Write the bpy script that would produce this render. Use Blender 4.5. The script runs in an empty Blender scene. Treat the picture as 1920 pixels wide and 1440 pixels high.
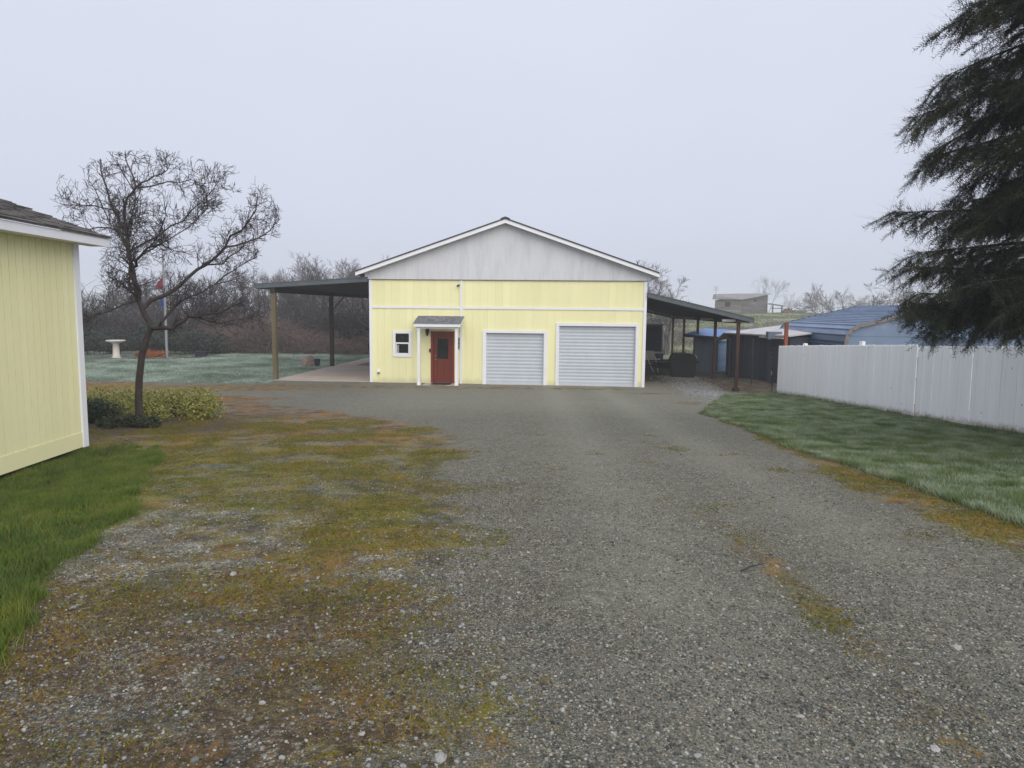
import bpy, math, random
import numpy as np
from mathutils import Vector, Matrix

random.seed(7)
rng = np.random.default_rng(7)
scene = bpy.context.scene
COL = scene.collection

# ---------------------------------------------------------------- camera
CZ = 3.04
cam = bpy.data.cameras.new('camera')
cam.sensor_fit = 'HORIZONTAL'
cam.sensor_width = 36.0
cam.lens = 24.975
cam.clip_start = 0.05
cam.clip_end = 3000
camo = bpy.data.objects.new('camera', cam)
COL.objects.link(camo)
_pitch, _roll = math.atan(139 / 1332.0), 0.010
camo.matrix_world = (Matrix.Translation((0, 0, CZ)) @ Matrix.Rotation(math.radians(90) - _pitch, 4, 'X')
                     @ Matrix.Rotation(_roll, 4, 'Z'))
scene.camera = camo

# ---------------------------------------------------------------- sky and sun: overcast, foggy morning
SUN_EL, SUN_AZ = math.radians(38), math.radians(158)      # azimuth from +y towards +x: behind the camera, a little right
world = bpy.data.worlds.new('World')
scene.world = world
world.use_nodes = True
wn, wl = world.node_tree.nodes, world.node_tree.links
wn.clear()
wout = wn.new('ShaderNodeOutputWorld')
wbg = wn.new('ShaderNodeBackground')
wbg.inputs['Strength'].default_value = 0.075
sky = wn.new('ShaderNodeTexSky')
sky.sky_type = 'NISHITA'
sky.sun_disc = False
sky.sun_elevation = SUN_EL
sky.sun_rotation = SUN_AZ
sky.dust_density = 5.0
hsv = wn.new('ShaderNodeHueSaturation')
hsv.inputs['Saturation'].default_value = 0.25
wl.new(sky.outputs[0], hsv.inputs['Color'])
tc = wn.new('ShaderNodeTexCoord')
sep = wn.new('ShaderNodeSeparateXYZ')
wl.new(tc.outputs['Generated'], sep.inputs[0])
rmp = wn.new('ShaderNodeValToRGB')
cr = rmp.color_ramp
cr.elements[0].position, cr.elements[0].color = 0.0, (.52, .55, .655, 1)
cr.elements[1].position, cr.elements[1].color = 1.0, (.70, .735, .84, 1)
e = cr.elements.new(.12); e.color = (.565, .60, .71, 1)
e = cr.elements.new(.5); e.color = (.62, .655, .765, 1)
wl.new(sep.outputs['Z'], rmp.inputs[0])
cn = wn.new('ShaderNodeTexNoise')
cn.inputs['Scale'].default_value = 1.6
cn.inputs['Detail'].default_value = 3
wl.new(tc.outputs['Generated'], cn.inputs['Vector'])
cmr = wn.new('ShaderNodeMapRange')
cmr.inputs['To Min'].default_value, cmr.inputs['To Max'].default_value = 9.1, 10.6
wl.new(cn.outputs['Fac'], cmr.inputs[0])
scl = wn.new('ShaderNodeVectorMath'); scl.operation = 'SCALE'
wl.new(rmp.outputs[0], scl.inputs[0])
wl.new(cmr.outputs[0], scl.inputs['Scale'])
wmix = wn.new('ShaderNodeMix'); wmix.data_type = 'RGBA'
wmix.inputs[0].default_value = 0.93
wl.new(hsv.outputs[0], wmix.inputs[6])
wl.new(scl.outputs[0], wmix.inputs[7])
wl.new(wmix.outputs[2], wbg.inputs['Color'])
wl.new(wbg.outputs[0], wout.inputs['Surface'])

sl = bpy.data.lights.new('sun', 'SUN')
sl.energy = 1.5
sl.angle = math.radians(70)
sl.color = (1.0, .945, .86)
so = bpy.data.objects.new('sun', sl)
COL.objects.link(so)
sd = Vector((math.sin(SUN_AZ) * math.cos(SUN_EL), math.cos(SUN_AZ) * math.cos(SUN_EL), math.sin(SUN_EL)))
so.rotation_euler = sd.to_track_quat('Z', 'Y').to_euler()
so.location = (20, -40, 40)

vs = scene.view_settings
scene.display_settings.display_device = 'sRGB'
vs.view_transform = 'Standard'
vs.look = 'None'
vs.exposure = 0.72
vs.gamma = 1.0
vs.use_curve_mapping = False
cyc = scene.cycles
cyc.max_bounces = 8
cyc.diffuse_bounces = 3
cyc.glossy_bounces = 3
cyc.volume_bounces = 1
cyc.transparent_max_bounces = 8
cyc.use_denoising = True

# ---------------------------------------------------------------- helpers
def tag(o, label=None, cat=None, group=None, kind=None):
    if label: o['label'] = label
    if cat: o['category'] = cat
    if group: o['group'] = group
    if kind: o['kind'] = kind
    return o


def thing(name, label, cat, loc=(0, 0, 0), rz=0.0, group=None):
    o = bpy.data.objects.new(name, None)
    o.empty_display_size = .2
    COL.objects.link(o)
    o.location = loc
    o.rotation_euler = (0, 0, rz)
    return tag(o, label, cat, group)


def put(name, me, parent=None, loc=None, rot=None, scale=None):
    o = bpy.data.objects.new(name, me)
    COL.objects.link(o)
    if parent is not None: o.parent = parent
    if loc is not None: o.location = loc
    if rot is not None: o.rotation_euler = rot
    if scale is not None: o.scale = scale
    return o


def copy_tree(o, parent=None):
    c = o.copy()
    COL.objects.link(c)
    c.parent = parent
    for ch in o.children:
        copy_tree(ch, c)
    return c


def np_mesh(name, V, F, mat, smooth=False, attrs=None):
    """V (n,3); F (m,k) all faces with k corners; attrs {name: per-vertex floats}"""
    V = np.asarray(V, dtype=np.float32)
    F = np.asarray(F, dtype=np.int32)
    me = bpy.data.meshes.new(name)
    m, k = F.shape
    me.vertices.add(len(V))
    me.vertices.foreach_set('co', V.ravel())
    me.loops.add(m * k)
    me.loops.foreach_set('vertex_index', F.ravel())
    me.polygons.add(m)
    me.polygons.foreach_set('loop_start', np.arange(0, m * k, k, dtype=np.int32))
    me.polygons.foreach_set('use_smooth', np.full(m, smooth, dtype=bool))
    for an, av in (attrs or {}).items():
        a = me.attributes.new(an, 'FLOAT', 'POINT')
        a.data.foreach_set('value', np.asarray(av, dtype=np.float32))
    me.update(calc_edges=True)
    if mat is not None: me.materials.append(mat)
    return me


class MB:
    """collects boxes, prisms, tubes; build() links them as ONE mesh object"""
    def __init__(s): s.v, s.f = [], []
    def add(s, vs_, fs):
        b = len(s.v)
        s.v += [tuple(p) for p in vs_]
        s.f += [tuple(i + b for i in f) for f in fs]
        return s
    def box(s, x0, x1, y0, y1, z0, z1):
        return s.add([(x0, y0, z0), (x1, y0, z0), (x1, y1, z0), (x0, y1, z0), (x0, y0, z1), (x1, y0, z1), (x1, y1, z1), (x0, y1, z1)],
                     [(0, 3, 2, 1), (4, 5, 6, 7), (0, 1, 5, 4), (1, 2, 6, 5), (2, 3, 7, 6), (3, 0, 4, 7)])
    def prism(s, poly, y0, y1):
        """poly of (x,z), counter-clockwise seen from -y, extruded y0..y1"""
        n = len(poly)
        v = [(x, y0, z) for x, z in poly] + [(x, y1, z) for x, z in poly]
        f = [tuple(range(n)), tuple(range(2 * n - 1, n - 1, -1))]
        f += [((i + 1) % n, i, i + n, (i + 1) % n + n) for i in range(n)]
        return s.add(v, f)
    def prism_x(s, poly, x0, x1):
        """poly of (y,z) extruded along x"""
        n = len(poly)
        v = [(x0, y, z) for y, z in poly] + [(x1, y, z) for y, z in poly]
        f = [tuple(range(n - 1, -1, -1)), tuple(range(n, 2 * n))]
        f += [(i, (i + 1) % n, (i + 1) % n + n, i + n) for i in range(n)]
        return s.add(v, f)
    def prism_z(s, poly, z0, z1):
        n = len(poly)
        v = [(x, y, z0) for x, y in poly] + [(x, y, z1) for x, y in poly]
        f = [tuple(range(n - 1, -1, -1)), tuple(range(n, 2 * n))]
        f += [(i, (i + 1) % n, (i + 1) % n + n, i + n) for i in range(n)]
        return s.add(v, f)
    def tube(s, pts, rad, n=8, cap=True):
        pts = [Vector(p) for p in pts]
        rad = rad if isinstance(rad, (list, tuple)) else [rad] * len(pts)
        vv, ff = [], []
        for i, p in enumerate(pts):
            d = (pts[min(i + 1, len(pts) - 1)] - pts[max(i - 1, 0)]).normalized()
            a = d.cross(Vector((0, 0, 1)) if abs(d.z) < .9 else Vector((1, 0, 0))).normalized()
            b = d.cross(a)
            for k in range(n):
                t = 2 * math.pi * k / n
                vv.append(p + (a * math.cos(t) + b * math.sin(t)) * rad[i])
        for i in range(len(pts) - 1):
            for k in range(n):
                k2 = (k + 1) % n
                ff.append((i * n + k, i * n + k2, (i + 1) * n + k2, (i + 1) * n + k))
        if cap:
            ff.append(tuple(range(n - 1, -1, -1)))
            ff.append(tuple((len(pts) - 1) * n + k for k in range(n)))
        return s.add(vv, ff)
    def lathe(s, prof, n=20, c=(0, 0)):
        vv, ff = [], []
        for r, z in prof:
            for k in range(n):
                t = 2 * math.pi * k / n
                vv.append((c[0] + r * math.cos(t), c[1] + r * math.sin(t), z))
        for i in range(len(prof) - 1):
            for k in range(n):
                k2 = (k + 1) % n
                ff.append((i * n + k, i * n + k2, (i + 1) * n + k2, (i + 1) * n + k))
        ff.append(tuple(range(n - 1, -1, -1)))
        ff.append(tuple((len(prof) - 1) * n + k for k in range(n)))
        return s.add(vv, ff)
    def mesh(s, name, mat, smooth=False):
        me = bpy.data.meshes.new(name)
        me.from_pydata(s.v, [], s.f)
        if smooth:
            me.polygons.foreach_set('use_smooth', [True] * len(me.polygons))
        if mat is not None: me.materials.append(mat)
        me.update()
        return me
    def build(s, name, mat, parent=None, smooth=False, **kw):
        return put(name, s.mesh(name, mat, smooth), parent, **kw)


def box(name, x0, x1, y0, y1, z0, z1, mat, parent=None):
    return MB().box(x0, x1, y0, y1, z0, z1).build(name, mat, parent)


def tubes_np(segs, sides):
    """segs rows: p0(3) p1(3) r0 r1 -> V, F(quads)"""
    S = np.asarray(segs, dtype=np.float64)
    p0, p1, r0, r1 = S[:, :3], S[:, 3:6], S[:, 6], S[:, 7]
    d = p1 - p0
    d /= np.linalg.norm(d, axis=1, keepdims=True) + 1e-9
    ref = np.where(np.abs(d[:, 2:3]) < .9, np.array([[0, 0, 1.]]), np.array([[1., 0, 0]]))
    a = np.cross(d, ref); a /= np.linalg.norm(a, axis=1, keepdims=True) + 1e-9
    b = np.cross(d, a)
    n = len(S)
    V = np.zeros((n, 2, sides, 3))
    for k in range(sides):
        t = 2 * math.pi * k / sides
        o = a * math.cos(t) + b * math.sin(t)
        V[:, 0, k] = p0 + o * r0[:, None]
        V[:, 1, k] = p1 + o * r1[:, None]
    base = (np.arange(n) * 2 * sides)[:, None]
    F = []
    for k in range(sides):
        k2 = (k + 1) % sides
        F.append(np.concatenate([base + k, base + k2, base + sides + k2, base + sides + k], axis=1))
    return V.reshape(-1, 3), np.concatenate(F)


def sstep(a, b, x):
    t = np.clip((x - a) / (b - a), 0, 1)
    return t * t * (3 - 2 * t)


def vnoise(x, y, scale, seed=0, octaves=3):
    """smooth value noise 0..1"""
    out, amp, tot = 0, 1.0, 0
    for o in range(octaves):
        r = np.random.default_rng(seed * 31 + o).random((256, 256))
        X, Y = x * scale + 1000.3, y * scale + 1000.7
        xi, yi = np.floor(X).astype(int), np.floor(Y).astype(int)
        fx, fy = X - xi, Y - yi
        fx, fy = fx * fx * (3 - 2 * fx), fy * fy * (3 - 2 * fy)
        g = lambda i, j: r[(xi + i) % 256, (yi + j) % 256]
        out = out + amp * ((g(0, 0) * (1 - fx) + g(1, 0) * fx) * (1 - fy) + (g(0, 1) * (1 - fx) + g(1, 1) * fx) * fy)
        tot += amp; amp *= .5; scale *= 2.1
    return out / tot


# ---------------------------------------------------------------- materials
class NT:
    def __init__(s, name):
        s.m = bpy.data.materials.new(name)
        s.m.use_nodes = True
        s.n, s.l = s.m.node_tree.nodes, s.m.node_tree.links
        s.b = s.n['Principled BSDF']
        s._pos = None
    def new(s, t, **kw):
        nd = s.n.new(t)
        for k, v in kw.items():
            setattr(nd, k, v)
        return nd
    def link(s, a, b): s.l.new(a, b)
    def val(s, sock, v):
        if hasattr(v, 'links'): s.link(v, sock)
        elif isinstance(v, (tuple, list)) and len(v) == 3 and sock.type == 'RGBA': sock.default_value = (*v, 1)
        else: sock.default_value = v
    @property
    def pos(s):
        if s._pos is None: s._pos = s.new('ShaderNodeNewGeometry').outputs['Position']
        return s._pos
    def obj(s): return s.new('ShaderNodeTexCoord').outputs['Object']
    def mapv(s, vec, scale=(1, 1, 1), rot=(0, 0, 0)):
        m = s.new('ShaderNodeMapping')
        s.link(vec, m.inputs['Vector'])
        m.inputs['Scale'].default_value = scale
        m.inputs['Rotation'].default_value = rot
        return m.outputs[0]
    def noise(s, scale, detail=4, rough=.55, vec=None, out='Fac'):
        n = s.new('ShaderNodeTexNoise')
        s.link(vec if vec is not None else s.pos, n.inputs['Vector'])
        n.inputs['Scale'].default_value = scale
        n.inputs['Detail'].default_value = detail
        n.inputs['Roughness'].default_value = rough
        return n.outputs[out]
    def vor(s, scale, vec=None, feature='F1', rnd=1.0):
        n = s.new('ShaderNodeTexVoronoi', feature=feature)
        s.link(vec if vec is not None else s.pos, n.inputs['Vector'])
        n.inputs['Scale'].default_value = scale
        n.inputs['Randomness'].default_value = rnd
        return n
    def ramp(s, fac, stops, interp='LINEAR'):
        r = s.new('ShaderNodeValToRGB')
        s.link(fac, r.inputs[0])
        c = r.color_ramp
        c.interpolation = interp
        while len(c.elements) < len(stops): c.elements.new(.5)
        for e_, (p, col) in zip(c.elements, stops):
            e_.position = p
            e_.color = (*col, 1) if isinstance(col, (tuple, list)) else (col, col, col, 1)
        return r.outputs[0]
    def step(s, fac, lo, hi):
        r = s.new('ShaderNodeMapRange', interpolation_type='SMOOTHSTEP')
        s.val(r.inputs[0], fac)
        r.inputs[1].default_value, r.inputs[2].default_value = lo, hi
        return r.outputs[0]
    def math(s, op, a, b=0.0):
        n = s.new('ShaderNodeMath', operation=op)
        s.val(n.inputs[0], a); s.val(n.inputs[1], b)
        return n.outputs[0]
    def mix(s, fac, a, b, blend='MIX'):
        n = s.new('ShaderNodeMix', data_type='RGBA', blend_type=blend)
        s.val(n.inputs[0], fac); s.val(n.inputs[6], a); s.val(n.inputs[7], b)
        return n.outputs[2]
    def attr(s, name): return s.new('ShaderNodeAttribute', attribute_name=name).outputs['Fac']
    def rand(s): return s.new('ShaderNodeObjectInfo').outputs['Random']
    def bump(s, h, strength=.3, dist=.01, normal=None):
        n = s.new('ShaderNodeBump')
        n.inputs['Strength'].default_value = strength
        n.inputs['Distance'].default_value = dist
        s.link(h, n.inputs['Height'])
        if normal is not None: s.link(normal, n.inputs['Normal'])
        return n.outputs[0]
    def done(s, color, rough=.8, normal=None, metal=0.0, spec=.3):
        s.val(s.b.inputs['Base Color'], color)
        s.val(s.b.inputs['Roughness'], rough)
        s.b.inputs['Metallic'].default_value = metal
        s.b.inputs['Specular IOR Level'].default_value = spec
        if normal is not None: s.link(normal, s.b.inputs['Normal'])
        return s.m


def mat(name, col, rough=.75, var=.12, scale=4, stretch=(1, 1, 1), bump=.15, bscale=60, bdist=.004, rnd=.0, spec=.3, metal=0, dirt=None):
    t = NT(name)
    v = t.mapv(t.pos, stretch)
    lo, hi = tuple(c * (1 - var) for c in col), tuple(min(1, c * (1 + var)) for c in col)
    c = t.ramp(t.noise(scale, 6, .6, v), [(.3, lo), (.7, hi)])
    if rnd:
        k = t.new('ShaderNodeMapRange')
        t.link(t.rand(), k.inputs[0])
        k.inputs[3].default_value, k.inputs[4].default_value = 1 - rnd, 1 + rnd
        cc = t.new('ShaderNodeCombineColor')
        for i in range(3): t.link(k.outputs[0], cc.inputs[i])
        c = t.mix(1.0, c, cc.outputs[0], 'MULTIPLY')
    if dirt:
        dcol, dscale, dlo, dhi, amt = dirt
        f = t.step(t.noise(dscale, 6, .65, v), dlo, dhi)
        c = t.mix(t.math('MULTIPLY', f, amt), c, dcol)
    nrm = t.bump(t.noise(bscale, 4, .6, v), bump, bdist) if bump else None
    return t.done(c, rough, nrm, metal, spec)

M = {}
def yellow_mat():
    t = NT('yellow_paint')
    v = t.mapv(t.pos, (1, 1, .35))
    c = t.ramp(t.noise(1.2, 7, .62, v), [(.3, (.83, .795, .45)), (.7, (.865, .835, .49))])
    k = t.new('ShaderNodeMapRange'); t.link(t.rand(), k.inputs[0]); k.inputs[3].default_value, k.inputs[4].default_value = .965, 1.03
    cc = t.new('ShaderNodeCombineColor')
    for i in range(3): t.link(k.outputs[0], cc.inputs[i])
    c = t.mix(1.0, c, cc.outputs[0], 'MULTIPLY')
    st = t.step(t.noise(5, 7, .68, t.mapv(t.pos, (1.4, 1.4, .10))), .55, .78)
    c = t.mix(t.math('MULTIPLY', st, .16), c, (.60, .57, .36))
    sp = t.new('ShaderNodeSeparateXYZ'); t.link(t.pos, sp.inputs[0])
    z = t.math('ADD', sp.outputs['Z'], t.math('MULTIPLY', t.math('SUBTRACT', t.noise(5, 6, .7), .5), .55))
    c = t.mix(t.math('MULTIPLY', t.step(z, .30, .02), .42), c, (.46, .42, .29))
    return t.done(c, .62, t.bump(t.noise(70, 4, .6, v), .15, .004))
M['yellow'] = yellow_mat()
M['trim'] = mat('white_trim_paint', (.80, .81, .84), .55, .03, 2, bump=.06, rnd=.02)
def gable_mat():
    t = NT('weathered_white_siding')
    v = t.mapv(t.pos, (1, 1, .22))
    c = t.ramp(t.noise(3.2, 8, .68, v), [(.28, (.52, .535, .56)), (.5, (.61, .62, .645)), (.72, (.65, .66, .68))])
    streak = t.step(t.noise(14, 6, .6, t.mapv(t.pos, (1, 1, .06))), .52, .75)
    c = t.mix(t.math('MULTIPLY', streak, .28), c, (.40, .405, .42))
    return t.done(c, .7, t.bump(t.noise(40, 4, .6, v), .15, .004))
M['gable'] = gable_mat()
M['metal_slat'] = mat('pale_grey_steel_curtain', (.50, .54, .585), .42, .05, 2.5, (1, 1, .4), .03, spec=.5, rnd=.02, dirt=((.40, .41, .42), 3, .6, .8, .35))
M['red'] = mat('dark_red_door_paint', (.155, .028, .013), .42, .12, 3, (1, 1, .3), .06, spec=.35)
M['red_frame'] = mat('brighter_red_frame_paint', (.21, .032, .015), .45, .1, 3, spec=.35)
M['glass'] = mat('dark_window_glass', (.012, .016, .013), .06, .05, 2, bump=0, spec=.5)
M['black'] = mat('black_painted_metal', (.015, .015, .016), .4, .1, bump=.05)
M['grey_metal'] = mat('grey_hardware', (.25, .25, .25), .35, .1, metal=.8, bump=0)
M['roofmetal'] = mat('dark_green_grey_roof_metal', (.085, .105, .115), .5, .12, 3, bump=.05, spec=.4)
M['darkroof'] = mat('dark_roof_sheet', (.05, .052, .056), .6, .15, 2)
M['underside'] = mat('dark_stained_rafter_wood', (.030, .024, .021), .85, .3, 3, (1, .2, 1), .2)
M['postwood'] = mat('weathered_treated_post', (.135, .112, .062), .85, .25, 5, (1, 1, .15), .4, 60, .008, dirt=((.06, .05, .03), 3, .5, .75, .6))
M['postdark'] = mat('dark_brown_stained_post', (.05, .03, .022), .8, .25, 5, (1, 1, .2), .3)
M['rust'] = mat('rust_red_steel', (.048, .020, .014), .7, .3, 6, (1, 1, .4), .2, dirt=((.06, .03, .02), 5, .5, .7, .7))
M['rustbright'] = mat('orange_rusty_steel', (.23, .066, .034), .75, .2, 9, (1, 1, .5), .2, dirt=((.55, .5, .45), 22, .70, .74, .9))
M['concrete'] = mat('pinkish_tan_concrete', (.40, .335, .285), .85, .1, 1.5, bump=.2, bscale=120, bdist=.003, dirt=((.22, .19, .17), .7, .5, .8, .5))
M['pale_wood'] = mat('pale_bare_wood', (.5, .46, .42), .8, .12, 12)
M['navy_sheet'] = mat('dark_navy_sheet', (.012, .017, .028), .5, .15, 2)
M['navy_plastic'] = mat('navy_plastic', (.016, .035, .075), .45, .15, 3)
M['pale_plastic'] = mat('pale_grey_plastic', (.36, .35, .34), .5, .08, 3)
M['black_plastic'] = mat('black_plastic', (.012, .012, .013), .55, .15, 5)
M['bar_metal'] = mat('bright_metal_tube', (.6, .6, .58), .35, .05, bump=0)
M['shed_dark'] = mat('dark_blue_grey_shed_boards', (.055, .066, .088), .85, .3, 2.5, (1, 1, .12), .3, 40, .006, rnd=.18, dirt=((.03, .032, .035), 1.5, .5, .75, .6))
M['shed_blue'] = mat('light_blue_shed_siding', (.15, .24, .37), .75, .15, 3, (1, 1, 2), .2, rnd=.1)
M['shed_bluegrey'] = mat('faded_blue_grey_plywood', (.115, .145, .19), .8, .22, 2, (1, 1, .25), .2, rnd=.12, dirt=((.06, .065, .06), 1.2, .55, .8, .5))
M['blue_roof'] = mat('bright_blue_metal_roof', (.07, .18, .44), .45, .1, 2, bump=.05, spec=.4)
M['pale_roof'] = mat('pale_frosted_roofing', (.47, .46, .47), .85, .15, 2, bump=.2, dirt=((.25, .24, .24), 1.6, .55, .8, .6))
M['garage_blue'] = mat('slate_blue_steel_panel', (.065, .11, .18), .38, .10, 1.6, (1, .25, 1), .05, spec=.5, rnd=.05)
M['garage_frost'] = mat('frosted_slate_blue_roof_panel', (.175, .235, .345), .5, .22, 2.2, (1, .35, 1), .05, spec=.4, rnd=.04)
M['garage_gable'] = mat('blue_grey_gable_sheet', (.17, .23, .33), .5, .13, 1.1, bump=.06, dirt=((.30, .34, .41), 1.1, .5, .75, .5))
M['garage_trim'] = mat('taupe_edge_trim', (.185, .165, .16), .5, .1, bump=0)
M['barn'] = mat('weathered_barn_boards', (.115, .102, .096), .9, .35, 1.5, (.25, .25, 3), .2, rnd=.2)
M['barn_pale'] = mat('pale_weathered_boards', (.225, .205, .175), .9, .3, 1.5, (.25, .25, 3), .2, rnd=.2)
M['barn_roof'] = mat('old_grey_barn_roof', (.23, .215, .215), .85, .22, .8, bump=.1)
M['hole'] = mat('dark_opening', (.015, .015, .015), .9, .1, bump=0)
M['stonepale'] = mat('pale_cast_stone', (.52, .47, .42), .9, .12, 6, bump=.3)
M['flag_red'] = mat('red_flag_cloth', (.17, .03, .045), .8, .1)
M['flag_blue'] = mat('blue_flag_cloth', (.03, .055, .17), .8, .1)
M['flag_white'] = mat('white_flag_cloth', (.4, .4, .42), .8, .1)
M['alu'] = mat('pale_aluminium', (.24, .24, .26), .4, .06, bump=0)
M['boulder'] = mat('pinkish_boulder', (.25, .18, .155), .9, .25, 5, bump=.6, bscale=12, bdist=.03)
M['bark'] = mat('dark_fruit_tree_bark', (.050, .041, .037), .9, .35, 12, (1, 1, .4), .6, 70, .01, dirt=((.09, .10, .055), 5, .55, .75, .6))
M['twig'] = mat('purplish_grey_twigs', (.050, .040, .043), .85, .25, 6)
M['twig_far'] = mat('grey_brown_thicket_twigs', (.15, .132, .126), .9, .3, .7)  # lightened: part of the mist over farther trees is in this colour
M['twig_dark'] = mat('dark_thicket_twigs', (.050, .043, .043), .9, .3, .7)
M['twig_pale'] = mat('frost_and_fog_grey_twigs', (.185, .17, .175), .9, .2, 1.0)  # frost on nearer trees; for hilltop trees, fog put into the colour
M['cedarbark'] = mat('cedar_bark', (.075, .055, .042), .9, .3, 10, (1, 1, .2), .5, 60, .01)


def leaf_mat(name, c1, c2, c3, nscale, rough=.7, trans=.15, spec=.25, tipattr=None, tipcol=None, frost=None):
    t = NT(name)
    c = t.ramp(t.noise(nscale, 5, .6), [(.28, c1), (.5, c2), (.72, c3)])
    if tipattr:
        k = t.attr(tipattr)
        if frost:
            k = t.math('MULTIPLY', k, t.step(t.noise(frost[0], 5, .62), frost[1], frost[2]))
            k = t.math('MULTIPLY', k, frost[3])
        c = t.mix(k, c, tipcol)
    c = t.mix(t.math('MULTIPLY', t.attr('dead'), .75), c, (.21, .165, .085)) if tipattr else c
    m = t.done(c, rough, None, 0, spec)
    if trans:
        tr = t.new('ShaderNodeBsdfTranslucent')
        t.link(c, tr.inputs['Color'])
        ms = t.new('ShaderNodeMixShader')
        ms.inputs[0].default_value = trans
        t.link(t.b.outputs[0], ms.inputs[1]); t.link(tr.outputs[0], ms.inputs[2])
        t.link(ms.outputs[0], t.n['Material Output'].inputs['Surface'])
    return m


M['cedar'] = leaf_mat('cedar_foliage', (.015, .024, .015), (.028, .038, .020), (.085, .076, .030), 1.3, .65, .1)
M['bush_yellow'] = leaf_mat('yellow_green_variegated_leaves', (.06, .085, .018), (.26, .26, .055), (.56, .51, .18), 7, .55)
M['bush_dark'] = leaf_mat('dark_green_shrub_leaves', (.018, .028, .015), (.035, .05, .022), (.06, .075, .028), 5, .55)
M['evergreen'] = leaf_mat('dull_evergreen_leaves', (.022, .030, .024), (.038, .048, .034), (.065, .075, .045), 1.2, .7)
M['bramble'] = leaf_mat('reddish_bramble_canes', (.095, .070, .062), (.135, .098, .085), (.175, .13, .112), .6, .9, 0)
M['fern'] = leaf_mat('orange_brown_dead_fern', (.17, .055, .018), (.26, .085, .026), (.32, .13, .045), 4, .85, .1)
M['grass_left'] = leaf_mat('bright_green_lawn_grass', (.055, .095, .014), (.105, .165, .022), (.20, .225, .036), 2.2, .7, .25, tipattr='tip', tipcol=(.15, .21, .09), frost=(3.5, .48, .75, .4))
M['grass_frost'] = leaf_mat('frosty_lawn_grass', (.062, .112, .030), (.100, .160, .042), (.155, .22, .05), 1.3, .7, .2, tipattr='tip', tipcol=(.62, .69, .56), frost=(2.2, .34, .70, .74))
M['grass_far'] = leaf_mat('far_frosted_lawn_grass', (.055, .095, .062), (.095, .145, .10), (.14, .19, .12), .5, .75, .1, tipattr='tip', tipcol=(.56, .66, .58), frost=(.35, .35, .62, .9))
M['grass_hill'] = leaf_mat('rough_hill_grass', (.10, .125, .065), (.16, .175, .085), (.20, .18, .125), .22, .85, .1)
M['moss_tuft'] = leaf_mat('moss_and_low_weeds', (.085, .10, .014), (.165, .15, .018), (.23, .14, .026), 1.9, .8, .2)
M['leaf_litter'] = leaf_mat('brown_dead_leaves', (.07, .045, .032), (.12, .075, .055), (.20, .13, .10), 9, .85, 0)


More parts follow.
